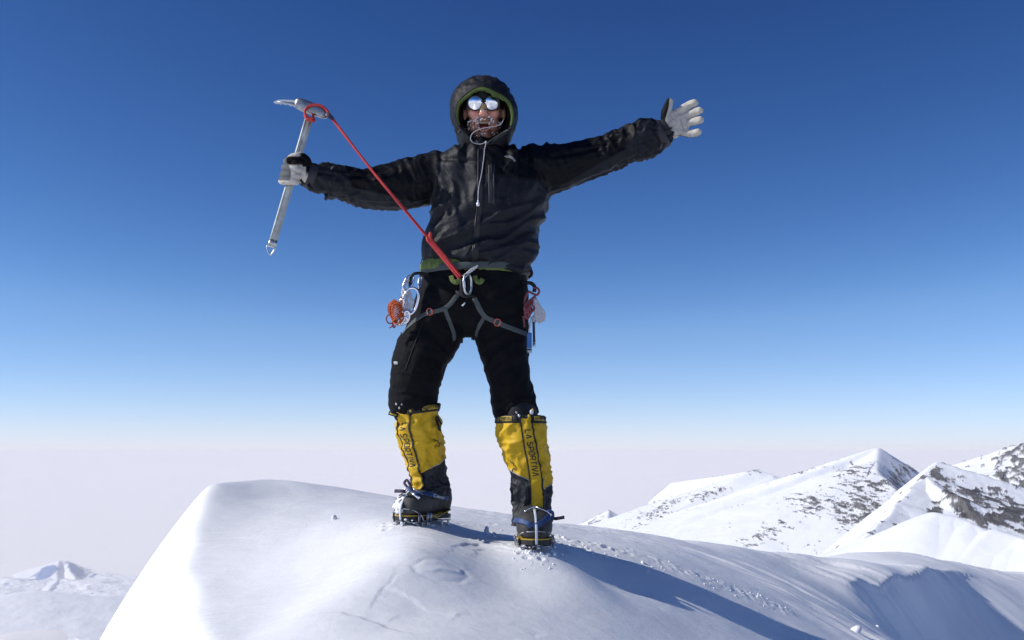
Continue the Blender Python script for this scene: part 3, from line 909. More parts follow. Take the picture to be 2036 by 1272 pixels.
# beard: separate hairs rooted in the skin
rg = random.Random(3)
me = body.data
base_off = Vector(man.location)
cand = []
for v in me.vertices:
    l = HR.transposed() @ (v.co + base_off - H)
    if l.y > .005 or l.z > -.018 or l.z < -.14 or abs(l.x) > .075: continue
    inm = (l.x/.026)**2 + ((l.z+.061)/.019)**2
    if inm < 1: continue
    must = l.z > -.045
    if must and (abs(l.x) > .034 or l.z > -.031 - .1*abs(l.x)): 
        continue
    side = abs(l.x) > .045
    w = 1.0 if (l.z < -.078 or must) else .75
    if side: w *= .7
    cand.append((v.co + base_off, v.normal.copy(), l, w))
bmh = bmesh.new(); bmf = bmesh.new()
for i in range(3600):
    p, n, l, w = rg.choice(cand)
    if rg.random() > w: continue
    p = p + HR @ Vector((rg.uniform(-1, 1), 0, rg.uniform(-1, 1))) * .002
    d = (n * .75 + HR @ Vector((l.x*3 + rg.uniform(-.45, .45), 0, -.75 + rg.uniform(-.4, .4)))).normalized()
    ln = rg.uniform(.006, .014) * (1.25 if l.z < -.1 else 1)
    s = d.orthogonal().normalized() * rg.uniform(.0006, .0011); t = d.cross(s)
    a = [bmh.verts.new(p - n*.001 + s), bmh.verts.new(p - n*.001 - s*.5 + t*.86), bmh.verts.new(p - n*.001 - s*.5 - t*.86)]
    m_ = [bmh.verts.new(p + d*ln*.6 + (q.co - p)*.6) for q in a]
    e = bmh.verts.new(p + d*ln + Vector((0, 0, -.002)))
    for k in range(3):
        bmh.faces.new((a[k], a[(k+1) % 3], m_[(k+1) % 3], m_[k])); bmh.faces.new((m_[k], m_[(k+1) % 3], e))
b_ = build('beard', bmh, M_hair, man)
for i in range(900):
    p, n, l, w = rg.choice(cand)
    must = l.z > -.05
    if not must and rg.random() > (.34 if l.x < .01 else .2): continue
    r = rg.uniform(.0008, .0023) * (1.5 if must and abs(l.x) > .012 else 1)
    c = p + n * rg.uniform(.004, .010) + Vector((0, 0, -rg.uniform(0, .005)))
    bmesh.ops.create_icosphere(bmf, subdivisions=1, radius=1, matrix=Matrix.Translation(c) @ Matrix.Rotation(rg.uniform(0, 3), 4, 'Y') @ Matrix.Diagonal((r*rg.uniform(.7, 1.2), r, r*rg.uniform(.8, 2.0), 1)))
f_ = build('frost', bmf, M_frost, man); f_['kind'] = 'stuff'

# --- dark hat under the hood
bm = bmesh.new()
n_u, n_v = 40, 22
rows = []
for j in range(n_v):
    th = R(4) + R(94) * j / (n_v - 1)
    row = []
    for i in range(n_u):
        ph = 2*math.pi*i/n_u
        x, y, z = .086*math.sin(th)*math.cos(ph), .108*math.sin(th)*math.sin(ph), .112*math.cos(th) + .036
        if y < 0:   # lower on the cheeks than over the brow
            z = max(z, .034 - .06*sm(.045, .085, abs(x)))
        else: z = z - .05*(j/(n_v-1))**3
        row.append(bm.verts.new(hp(x, y, z)))
    rows.append(row)
for A_, B_ in zip(rows, rows[1:]):
    for i in range(n_u): bm.faces.new((A_[i], A_[(i+1) % n_u], B_[(i+1) % n_u], B_[i]))
bm.faces.new(rows[0])
build('hat', bm, M_black, man)

# --- glacier glasses
gl = empty('glacier_glasses', hp(0, -.10, .022) - man.location); gl.parent = man
bmr = bmesh.new()
for s, nm in ((-1, 0), (1, 1)):
    c = hp(s*.0325, -.109, .020)
    rot = HR @ Matrix.Rotation(R(s*6), 3, 'Z') @ Matrix.Rotation(R(9), 3, 'X')
    bm = bmesh.new(); rowsl = []
    for j in range(9):
        r = j/8
        row = []
        for i in range(32):
            a = 2*math.pi*i/32
            rx, rz = .0285, .0262
            q = Vector((rx*r*math.cos(a), -.0075*(1-r*r), rz*r*math.sin(a) - .003*r*math.cos(a)*-s*0))
            row.append(bm.verts.new(c + rot @ q))
        rowsl.append(row)
    for A_, B_ in zip(rowsl, rowsl[1:]):
        for i in range(32):
            f = (A_[i], A_[(i+1) % 32], B_[(i+1) % 32], B_[i])
            bm.faces.new(f)
    bmesh.ops.remove_doubles(bm, verts=bm.verts, dist=1e-5)
    build('lens', bm, M_lens, gl)
    tube(bmr, [c + rot @ Vector((.030*math.cos(a), .001, .0277*math.sin(a))) for a in [2*math.pi*k/16 for k in range(16)]], .0032, n=8, closed=True)
    # leather side shield and arm
    tube(bmr, [c + rot @ Vector((s*.030, .002, .004)), hp(s*.074, -.075, .022), hp(s*.086, -.03, .022), hp(s*.088, .03, .018)], .003)
    ribbon(bmr, [hp(s*.060, -.098, .018), hp(s*.070, -.085, .018), hp(s*.078, -.065, .018)], [HR @ Vector((s*.7, -.7, 0))]*3, .038, .0015)
tube(bmr, [hp(-.008, -.112, .026), hp(0, -.116, .030), hp(.008, -.112, .026)], .004)
build('frame', bmr, M_gframe, gl)
bm = bmesh.new()
vs_ = [hp(-.004, -.118, .018), hp(.004, -.118, .018), hp(.014, -.115, -.004), hp(.010, -.122, -.012), hp(-.010, -.122, -.012), hp(-.014, -.115, -.004), hp(0, -.128, .0)]
vv = [bm.verts.new(v) for v in vs_]
for i in range(6): bm.faces.new((vv[i], vv[(i+1) % 6], vv[6]))
bmesh.ops.solidify(bm, geom=bm.faces[:], thickness=.002)
build('nose_guard', bm, M_nose, gl)
bm = bmesh.new()
tube(bm, [hp(-.013, -.117, -.006), hp(-.011, -.127, -.012), hp(0, -.131, -.013), hp(.011, -.127, -.013), hp(.017, -.116, -.022)], .0011)
build('wire', bm, M_polish, gl)

# --- jacket
ARM_L = [pl(925, 350, YB, 42), pl(872, 352, YB, 48), pl(830, 361, YB-.005, 50), pl(790, 369, YB-.02, 49), pl(738, 374, YB-.05, 41), pl(690, 365, YB-.08, 31), pl(655, 361, YB-.10, 31), pl(628, 353, YB-.125, 26), pl(616, 349, YB-.135, 21)]
ARM_R = [pl(1010, 348, YB, 42), pl(1060, 342, YB, 50), pl(1100, 335, YB, 48), pl(1140, 325, YB-.005, 42), pl(1200, 308, YB-.015, 37), pl(1240, 291, YB-.03, 35), pl(1285, 276, YB-.04, 36), pl(1308, 270, YB-.045, 30), pl(1316, 266, YB-.05, 23)]
bm = bmesh.new()
loft(bm, sections([(287, 925, 1003, .075), (298, 908, 1018, .09), (306, 885, 1045, .11), (325, 868, 1068, .13), (365, 861, 1084, .145), (400, 860, 1086, .15), (435, 857, 1080, .155), (462, 848, 1072, .155),
                   (482, 841, 1069, .156), (505, 841, 1064, .155, YB, 6), (528, 843, 1058, .146, YB, 16), (538, 850, 1053, .136, YB, 20)], 40), n=44, power=2.5)
limb(bm, ARM_L, n=22, flat=.95); limb(bm, ARM_R, n=22, flat=.95)
limb(bm, [pl(962, 290, YB+.045, 38), pl(962, 300, YB+.03, 46), pl(962, 315, YB+.01, 54)], n=22, tip=False)
me = remesh(bm, .0055, 3)
V = getco(me); N = getno(me)
px, py = project(V)
def arm_coords(V, A):
    P = catmull(np.array(A), 80)[:, :3]
    s = np.concatenate([[0], np.cumsum(np.linalg.norm(np.diff(P, axis=0), axis=1))])
    d = np.linalg.norm(V[:, None] - P[None], axis=2); k = d.argmin(1)
    T = np.gradient(P, axis=0)[k]; T /= np.linalg.norm(T, axis=1)[:, None]
    r = V - P[k]; sv = s[k] + (r*T).sum(1)
    r = r - (r*T).sum(1)[:, None]*T
    ang = np.arctan2(r[:, 2], -r[:, 1])
    return sv, ang, d.min(1)
disp = np.zeros(len(V))
al = sm(868, 840, px); ar = sm(1085, 1115, px)
for A_, w, kx, sd in ((ARM_L, al, .84, 0), (ARM_R, ar, 1.0, 7.7)):
    s, ang, d = arm_coords(V, A_)
    tot = s.max(); t = s/tot
    ca, sa = np.cos(ang), np.sin(ang)
    wob = .018*perlin(ca*1.5+sd, sa*1.5, s*9)
    n1 = perlin((s+wob)/.042 + sd, ca*1.0+3, sa*1.0)
    n2 = perlin((s+wob*1.5)/.022 + sd, ca*1.6, sa*1.6+5)
    n3 = perlin(s/.10 + sd, ca*1.1, sa*1.1)
    fold = (np.abs(n1)*-2+.55)*.0085 + (np.abs(n2)*-2+.5)*.0038 + n3*.008
    dens = .45 + .9*sm(.45, .75, t)
    # long drag folds under the upper arm
    dens2 = (1-2.4*np.abs(perlin(s/.20+2, ca*2.4+sd, sa*2.4))**.75)*.0055
    disp += w*(fold*dens + dens2)
tw = 1 - al - ar
wx = V[:, 0] + .03*perlin(V[:, 0]*7, V[:, 1]*7, V[:, 2]*7); wz = V[:, 2] + .03*perlin(V[:, 0]*6+9, V[:, 1]*6, V[:, 2]*6)
cx_ = W(962, 400, YB).x
xx = wx - cx_
# upper chest: folds that fan down from the collar ; belly: slanting drag folds
fan = perlin(xx/.050, V[:, 1]*3, (wz-1.2)/.24 + xx*5)
fan2 = perlin((xx*.8+wz*.6)/.026, V[:, 1]*8, (wz*.8-xx*.6)/.08)
sl = perlin((wz*.86 - xx*.5)/.055, V[:, 1]*6, (xx*.86+wz*.5)/.20+5)
sl2 = perlin((wz*.9 - xx*.35)/.028, V[:, 1]*9, (xx*.9+wz*.4)/.10+9)
up_ = sm(415, 385, py)
hx = (1-2.4*np.abs(fan)**.75)*.0115 + (1-2.2*np.abs(fan2))*.0032
hb = (1-2.4*np.abs(sl)**.75)*.012 + (1-2.2*np.abs(sl2))*.0034
puff = perlin(V[:, 0]*6, V[:, 1]*6, V[:, 2]*7)*.010
disp += tw*(up_*hx + (1-up_)*hb + puff)
# gathered seam round the chest and drawn-in hem
disp -= tw*.006*np.exp(-((py - (322 + 6*np.sin(px/30)))/4.0)**2)*sm(870, 890, px)*sm(960, 940, px)
disp -= tw*.010*np.exp(-((py - (520 + (px-950)*.06))/5.0)**2)
V2 = V + N*disp[:, None]
setco(me, V2)
px, py = project(V2)
# colour panels of the jacket: black yoke and upper sleeves, charcoal body and under-sleeves
char = np.array([.016, .0172, .022]); blk = np.array([.003, .0032, .005])
m = np.zeros(len(V))
body_w = sm(861, 866, px + (py-340)*.08)*sm(1092, 1086, px)
yoke = sm(1.0, -1.0, (py - (322 - 10*sm(985, 1045, px) + 0*px)) / 3) * 1.0
yk = np.where(px < 960, sm(324, 319, py), sm(352, 340, py - (px-960)*.10))
m_body = body_w*(1-yk)
lowL = sm(0, 4, py - np.interp(px, [600, 640, 685, 700, 740, 790, 850], [300, 300, 318, 372, 378, 392, 404]))*sm(868, 862, px)
lowR = sm(0, 4, py - np.interp(px, [1085, 1120, 1180, 1240, 1262, 1275, 1330], [385, 365, 330, 296, 262, 240, 230]))*sm(1084, 1090, px)
m = np.clip(m_body + lowL + lowR, 0, 1)
yl = (px < 960)*yk*sm(866, 872, px)*.55    # sunny side's lighter tone is painted into the shoulder panel
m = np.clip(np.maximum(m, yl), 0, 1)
colr = blk + (char-blk)*m[:, None]
paint(me, colr)
jacket = link('jacket', me, M_cloth, man)
jb = bvh_of(jacket)

# zip, flap, pocket, seams, logo
def on_strip(name, pix, width, thick, material, n=24, bvh=None, parent=None, lift=.001):
    P, N_ = path_on(bvh or jb, pix, n)
    bm = bmesh.new(); ribbon(bm, P, N_, width, thick, lift)
    return build(name, bm, material, parent or man)
zp = on_strip('zip_flap', [(957, 296), (956, 340), (955, 400), (950, 450), (947, 500), (944, 528)], .020, .0022, M_zip, 60, parent=jacket, lift=.002)
on_strip('zip', [(951, 296), (951, 340), (950, 400), (945, 450), (941, 500), (939, 526)], .006, .003, M_zip, 60, parent=jacket, lift=.002)
on_strip('chest_pocket', [(976, 328), (976, 360), (977, 404)], .020, .0018, M_cloth if False else M_charc, 26, parent=jacket, lift=.001)
on_strip('pocket_zip', [(982, 328), (982, 350), (983, 408)], .008, .003, M_zip, 26, parent=jacket, lift=.003)
on_strip('pocket_zip_pull', [(977, 326), (977, 334), (978, 343)], .004, .0022, M_black, 8, parent=jacket, lift=.006)
# chest emblem: three nested quarter arcs
bm = bmesh.new()
for k in range(3):
    P, N_ = path_on(jb, [(1003 + k*2, 311 + k*1.2), (1012 + k*1.5, 309.5 + k*2), (1021, 314 + k*2.2), (1025 - k, 320 + k)], 12)
    ribbon(bm, P, N_, .0030, .0007, .0012)
build('chest_emblem', bm, mat('grey_embroidery', (.16, .17, .18), .6), jacket)
# cuffs
for A_, nm in ((ARM_L, 'l'), (ARM_R, 'r')):
    a, b = Vector(A_[-2][:3]), Vector(A_[-1][:3]); t = (b-a).normalized()
    c0 = b - t*.020; r = A_[-1][3]*1.22
    bm = bmesh.new(); secs = []
    u = t.cross(Vector((0, 1, 0))).normalized(); v = u.cross(t)
    for k, (q, rr_) in enumerate(((0, .9), (0, 1.0), (.008, 1.05), (.020, 1.04), (.034, .98), (.036, .86), (.020, .8))):
        secs.append((c0 + t*q, u*r*rr_, v*r*rr_))
    loft(bm, secs, n=28, cap=True)
    build('cuff', bm, M_charc, jacket)
for pix in ([(612, 366), (618, 373), (622, 379)], [(1319, 285), (1318, 291), (1314, 297)]):
    bm = bmesh.new(); P = [W(a, b, YB-.17) for a, b in pix]
    ribbon(bm, P, [Vector((0, -1, .2))]*3, .014, .0018); build('cuff_tab', bm, M_black, jacket)
bm = bmesh.new(); P = [W(648, 385, YB-.13), W(649, 391, YB-.135), W(647, 397, YB-.13)]
ribbon(bm, P, [Vector((0, -1, .2))]*3, .012, .003); build('cuff_tab', bm, M_black, jacket)
# hem cord toggle at the left hip and tab at the right hip
bm = bmesh.new()
tube(bm, [W(842, 505, YB-.02), W(839, 514, YB-.03), W(838, 522, YB-.03)], .0015)
blob(bm, W(838, 523, YB-.03), (.006, .006, .0055), 10)
build('hem_toggle', bm, M_purple, jacket)
bm = bmesh.new(); tube(bm, [W(1056, 535, YB-.04), W(1057, 545, YB-.04), W(1052, 552, YB-.05)], .004, rr=lambda t: 1+.6*math.sin(3*t)); build('hem_toggle', bm, M_black, jacket)
# zip slider at the hem
bm = bmesh.new(); p, n = onto(jb, 946, 524); boxm(bm, p + n*.006, (.005, .003, .006)); tube(bm, [p + n*.008, p + n*.011 + Vector((.002, 0, -.016))], .0022)
build('zip_slider', bm, M_polish, jacket)

# --- hood
def P2(pts): return [(a, b) for a, b in pts]
hc = (963, 226)
rimp = P2([(956,173),(985,184),(1018,210),(1021,233),(1013,256),(992,270),(978,280),(960,287),(945,282),(930,264),(914,250),(908,228),(911,206),(930,188)])
outp = P2([(968,151),(1000,163),(1017,192),(1028,226),(1023,256),(1014,275),(1005,300),(960,312),(918,300),(911,268),(899,240),(897,215),(902,185),(930,158)])
def polar(pts, th):
    a = np.array([math.atan2(-(q[1]-hc[1]), q[0]-hc[0]) for q in pts]); r = np.array([math.hypot(q[0]-hc[0], q[1]-hc[1]) for q in pts])
    o = np.argsort(a); a, r = a[o], r[o]
    a = np.concatenate([a-2*math.pi, a, a+2*math.pi]); r = np.tile(r, 3)
    g = np.interp(th, a, r)
    g2 = (np.interp(th-.12, a, r) + np.interp(th+.12, a, r) + 2*g)/4
    return g2
NT = 120
th = np.linspace(0, 2*math.pi, NT, endpoint=False)
ri, ro = polar(rimp, th), polar(outp, th)
RY = YB - .135
# brim juts forward at the top, chin part sits a little behind
ry = RY - .012*np.clip(np.sin(th), 0, 1) + .022*np.clip(-np.sin(th), 0, 1) + .034*np.clip(-np.cos(th), 0, 1)
def hring(rad, yoff, absY=None):
    P = []
    for k in range(NT):
        Y = (ry[k] if absY is None else absY) + yoff
        P.append(tuple(W(hc[0] + rad[k]*math.cos(th[k]), hc[1] - rad[k]*math.sin(th[k]), Y)))
    return np.array(P)
lay = [hring(ri*.78, .10), hring(ri*.90, .05), hring(ri*.965, .015), hring(ri*.985, .002), hring(ri*1.0, -.003), hring(ri*.9+ro*.1+1, -.004), hring(ri*.72+ro*.28, .004),
       hring(ri*.45+ro*.55, .018), hring(ri*.2+ro*.8, .034), hring(ri*.06+ro*.94, .055), hring(ro*.995, .08), hring(ro*1.0, .11), hring(ro*1.0, .14), hring(ro*.985, .165), hring(ro*.93, .195),
       hring(ro*.82, .222), hring(ro*.64, .243), hring(ro*.42, .257), hring(ro*.2, .264), hring(ro*.03, .266)]
G = np.array(lay)
M3 = G.transpose(1, 0, 2).reshape(NT, -1)
# refine across the layers
fine = []
for k in range(NT): fine.append(catmull(G[:, k, :], 96))
fine = np.array(fine).transpose(1, 0, 2)      # 96 x NT x 3
Vh = fine.reshape(-1, 3)
nh = Vh - np.array(W(963, 226, YB+.0)); nh /= np.linalg.norm(nh, axis=1)[:, None]
pxh, pyh = project(Vh)
lvl = np.repeat(np.arange(96)/95, NT); ang_ = np.tile(th, 96)
ca, sa = np.cos(ang_), np.sin(ang_)
f1 = perlin(ca*3.4+1, sa*3.4, lvl*5); f2 = perlin(ca*7, sa*7+3, lvl*14); f3 = perlin(Vh[:, 0]*9, Vh[:, 1]*9, Vh[:, 2]*26+3)
wob = sm(.2, .35, lvl)
dh = wob*(-.004 + (1-2.2*np.abs(f1))*.005 + (1-2.2*np.abs(f2))*.0028 + (1-2.2*np.abs(f3))*.004)
Vh = Vh + nh*dh[:, None]
me = grid_mesh('hood', Vh, 96, NT, wrap=True)
hcol = np.tile([.012, .0125, .016], (len(Vh), 1)) ; hcol[lvl < .14] = [.010, .010, .012]
dk = sm(.0, .5, perlin(ca*1.2, sa*1.2, lvl*2))[:, None]
paint(me, hcol)
hood = link('hood', me, M_cloth, man)
hb = bvh_of(hood)
# green lining that shows under the brim and down the right side
lo, hi = R(-25), R(205)
K = 90
T_ = np.linspace(lo, hi, K)
def wdt(t):     # visible width of the lining, in pixels
    return np.interp(math.degrees(t), [-25, 0, 30, 60, 90, 115, 150, 175, 205], [3, 6, 7, 10, 7, 6, 6, 4, 2])
bm = bmesh.new(); rows = []
for t in T_:
    r0 = float(polar(rimp, np.array([t]))[0]); Yb = RY - .012*max(0, math.sin(t)) + .022*max(0, -math.sin(t)) + .034*max(0, -math.cos(t))
    w = float(wdt(t)); row = []
    wv = 1 + .35*float(perlin(t*5, 1.0, 2.0))
    for q, yo in ((0.5, -.0045), (.0, -.0065), (-.35, -.006), (-.7, -.004), (-1.0, .000), (-1.05, .006)):
        rr_ = r0 + (q*w*wv if q < 0 else q*1.5)
        row.append(bm.verts.new(W(hc[0] + rr_*math.cos(t), hc[1] - rr_*math.sin(t), Yb + yo)))
    rows.append(row)
for A_, B_ in zip(rows, rows[1:]):
    for i in range(5): bm.faces.new((A_[i], A_[i+1], B_[i+1], B_[i]))
bmesh.ops.solidify(bm, geom=bm.faces[:], thickness=.0015)
build('lining', bm, M_green, hood)
# collar wings that overlap at the chin
for pix, wd in (([(912, 262), (925, 256), (938, 270), (952, 286)], .010), ([(1012, 258), (995, 268), (978, 279), (964, 290)], .008), ([(918, 292), (935, 290), (952, 296)], .006)):
    P, N_ = path_on(hb, pix, 20); bm = bmesh.new(); ribbon(bm, P, N_, wd, .003, .002); build('seam', bm, M_charc, hood)
# draw cord: loops across the chin and hangs down the chest
cordp = [W(1001, 238, 3.775), W(996, 246, 3.765), W(985, 251, 3.76), W(970, 253, 3.755), W(956, 256, 3.755), W(943, 262, 3.755), W(936, 271, 3.757), W(937, 280, 3.758), W(946, 285, 3.76), (W(957, 286, 3.76)), W(966, 282, 3.755)]
bm = bmesh.new(); tube(bm, cordp, .0013, res=60)
P, N_ = path_on(jb, [(964, 300), (963, 315), (960, 335), (956, 355), (952, 380), (951, 405)], 26)
hang = [Vector(p) + Vector(n)*.010 for p, n in zip(P, N_)]
tube(bm, [cordp[-1], W(965, 290, 3.755), W(963, 297, 3.76)] + [h + Vector((0, -.006, 0)) for h in hang[2:]], .0014, res=70)
blob(bm, cordp[-1], (.0045, .004, .004), 8)
c_ = build('draw_cord', bm, M_white, hood)
bm = bmesh.new(); e = hang[-1]
boxm(bm, e + Vector((0, -.006, -.004)), (.0062, .005, .0075)); bmesh.ops.bevel(bm, geom=bm.edges[:], offset=.002, segments=2, affect='EDGES')
tube(bm, [e + Vector((0, -.006, .002)), e + Vector((0, -.006, .012))], .003)
build('cord_lock', bm, mat('pale_plastic', (.75, .74, .78), .35), hood)

# --- shirt hem showing between jacket and trousers
bm = bmesh.new(); secs = []
for (py_, l, r_, dep, tl) in ((524, 846, 1052, .128, 16), (534, 838, 1050, .136, 14), (540, 835, 1047, .140, 10), (545, 836, 1046, .139, 6), (547, 838, 1045, .132, 6)):
    secs.append(ring(py_, l, r_, dep, YB, tl))
loft(bm, secs, n=160, power=2.4, cap=False)
bmesh.ops.subdivide_edges(bm, edges=bm.edges[:], cuts=1)
for v in bm.verts:
    a = math.atan2(v.co.y-YB, v.co.x-cx_)
    k = .55 + .45*math.sin(a*3+1)
    v.co += Vector((math.cos(a), math.sin(a), 0)) * .008*float(perlin(a*11, v.co.z*22, 1.0))*k
    v.co.z += .007*float(perlin(a*14+4, v.co.z*10, 5.0))*k
bmesh.ops.solidify(bm, geom=bm.faces[:], thickness=.002)
build('shirt_hem', bm, M_lime, man)
bm = bmesh.new()
for (cx0, cy0, w0) in ((906, 556, 9), (952, 556, 8)):
    pth = [W(cx0-w0, cy0-8, 3.772), W(cx0-w0*.6, cy0+2, 3.762), W(cx0+w0*.3, cy0+5, 3.76), W(cx0+w0, cy0-2, 3.765)]
    ribbon(bm, catmull(np.array([tuple(p) for p in pth]), 12), [Vector((0, -1, 0))]*12, .018, .002); build('shirt_hem', bm, M_lime, man); bm = bmesh.new()

# --- trousers
LEG_L = [pl(888, 600, YB, 52), pl(872, 640, YB, 58), pl(858, 675, YB-.005, 56), pl(840, 705, YB-.02, 54), pl(830, 740, YB-.03, 51), pl(823, 775, YB-.01, 48), pl(821, 797, YB+.0, 49), pl(824, 812, YB+.01, 43)]
LEG_R = [pl(985, 600, YB, 54), pl(992, 640, YB, 56), pl(1000, 680, YB-.005, 51), pl(1005, 720, YB-.02, 45), pl(1014, 760, YB-.03, 41), pl(1019, 790, YB-.02, 44), pl(1024, 814, YB-.015, 43), pl(1027, 830, YB-.01, 38)]
bm = bmesh.new()
loft(bm, sections([(528, 850, 1042, .125), (545, 842, 1044, .130), (575, 832, 1048, .135), (610, 822, 1049, .138), (632, 822, 1049, .125), (646, 860, 1008, .09), (658, 898, 965, .05), (670, 920, 942, .02)], 26), n=40, power=2.4)
limb(bm, LEG_L, n=26, up=(0, 1, 0), flat=1.0); limb(bm, LEG_R, n=26, flat=1.0)
me = remesh(bm, .006, 3)
V = getco(me); N = getno(me); px, py = project(V)
disp = np.zeros(len(V))
for A_, w, sd in ((LEG_L, sm(945, 925, px)*sm(625, 690, py), 3.), (LEG_R, sm(925, 945, px)*sm(625, 690, py), 11.)):
    s, ang, d = arm_coords(V, A_)
    t = s/s.max(); ca, sa = np.cos(ang), np.sin(ang)
    # vertical limb: angle round the leg
    ang = np.arctan2(N[:, 0], -N[:, 1]); ca, sa = np.cos(ang), np.sin(ang)
    wob = .02*perlin(ca+sd, sa, s*7)
    n1 = perlin((s+wob)/.05+sd, ca*1.2, sa*1.2); n2 = perlin((s+wob)/.025+sd, ca*2, sa*2)
    bott = sm(.72, .92, t)
    disp += w*((1-2.2*np.abs(n1))*(.004+.007*bott) + (1-2.2*np.abs(n2))*(.0015+.006*bott))
q1 = perlin((V[:, 2]*.8+V[:, 0]*.6)/.06, V[:, 1]*5, (V[:, 0]*.8-V[:, 2]*.6)/.2)
q2 = perlin((V[:, 2]*.8-V[:, 0]*.6)/.05, V[:, 1]*5, (V[:, 0]*.8+V[:, 2]*.6)/.25)
disp += (1-2.2*np.abs(np.where(px < 935, q1, q2)))*.005*sm(760, 650, py) + .006*perlin(V[:, 0]*7, V[:, 1]*7, V[:, 2]*5)
disp *= 1 - .85*np.exp(-((px-930)/38)**2 - ((py-662)/34)**2)
V2 = V + N*disp[:, None]; setco(me, V2)
trous = link('trousers', me, M_trouser, man)
tb = bvh_of(trous)
on_strip('side_seam', [(842, 640), (822, 690), (806, 735)], .003, .0012, M_black, 24, bvh=tb, parent=trous)
on_strip('knee_seam', [(784, 740), (815, 744), (850, 738), (872, 728)], .003, .0012, M_trouser, 24, bvh=tb, parent=trous)
bm = bmesh.new()
for k in range(3):
    P, N_ = path_on(tb, [(783+k*.5, 719.5+k*2), (787, 719+k*2), (791, 719.5+k*2)], 6); ribbon(bm, P, N_, .0022, .0006, .001)
build('thigh_emblem', bm, M_wprint, trous)
bm = bmesh.new(); p, n = onto(tb, 922, 605); ribbon(bm, [p + Vector((.005, 0, .006)), p, p - Vector((.006, 0, .006))], [n]*3, .006, .0012, .001); build('fly_tab', bm, M_wprint, trous)

# --- gaiters: a surface G(s, phi), phi = 0 towards the camera
def hwrap(a): return (a + math.pi) % (2*math.pi) - math.pi
class Gaiter:
    def __init__(self, rows, tilt, depth, seed, slump):
        # rows: (py, pxl, pxr, Y)
        self.seed = seed; self.slump = slump
        raw = []
        for i, (py_, l, r_, Y) in enumerate(rows):
            tl = tilt if i == 0 else (tilt*.5 if i == 1 else 0)
            c, u, v = ring(py_, l, r_, (r_-l)/2*PX(py_, Y)*depth, Y, tl)
            raw.append(list(c)+list(u)+list(v))
        self.Q = catmull(np.array(raw), 200)
        P = self.Q[:, :3]; self.len = np.linalg.norm(np.diff(P, axis=0), axis=1).sum()
    def pt(self, s, ph, lift=0.0):
        q = self.Q[int(np.clip(s, 0, 1)*199)]; f = np.clip(s, 0, 1)*199; i = int(min(f, 198)); q = self.Q[i]*(1-(f-i)) + self.Q[i+1]*(f-i)
        c, u, v = Vector(q[:3]), Vector(q[3:6]), Vector(q[6:9])
        d = u*math.sin(ph) - v*math.cos(ph)
        nrm = (u.normalized()*math.sin(ph) - Vector((0, 1, 0))*math.cos(ph)).normalized()
        sn, cs = math.sin(ph), math.cos(ph)
        k = self.seed
        f1 = float(perlin(s*5.5+k, sn*1.5+s*2, cs*1.5)); f2 = float(perlin(s*13+k, sn*2.6-s*3, cs*2.6)); f3 = float(perlin(s*22+k, sn*1.2, cs*1.2))
        a = (1-2.4*abs(f1)**.8)*.0095 + (1-2.4*abs(f2)**.8)*.0042 + self.slump(s)*(1-2*abs(f3))*.007
        a -= .0035
        a *= .55 + .45*min(1, abs(hwrap(ph - .0))/.5)
        return c + d + nrm*(a + lift), nrm
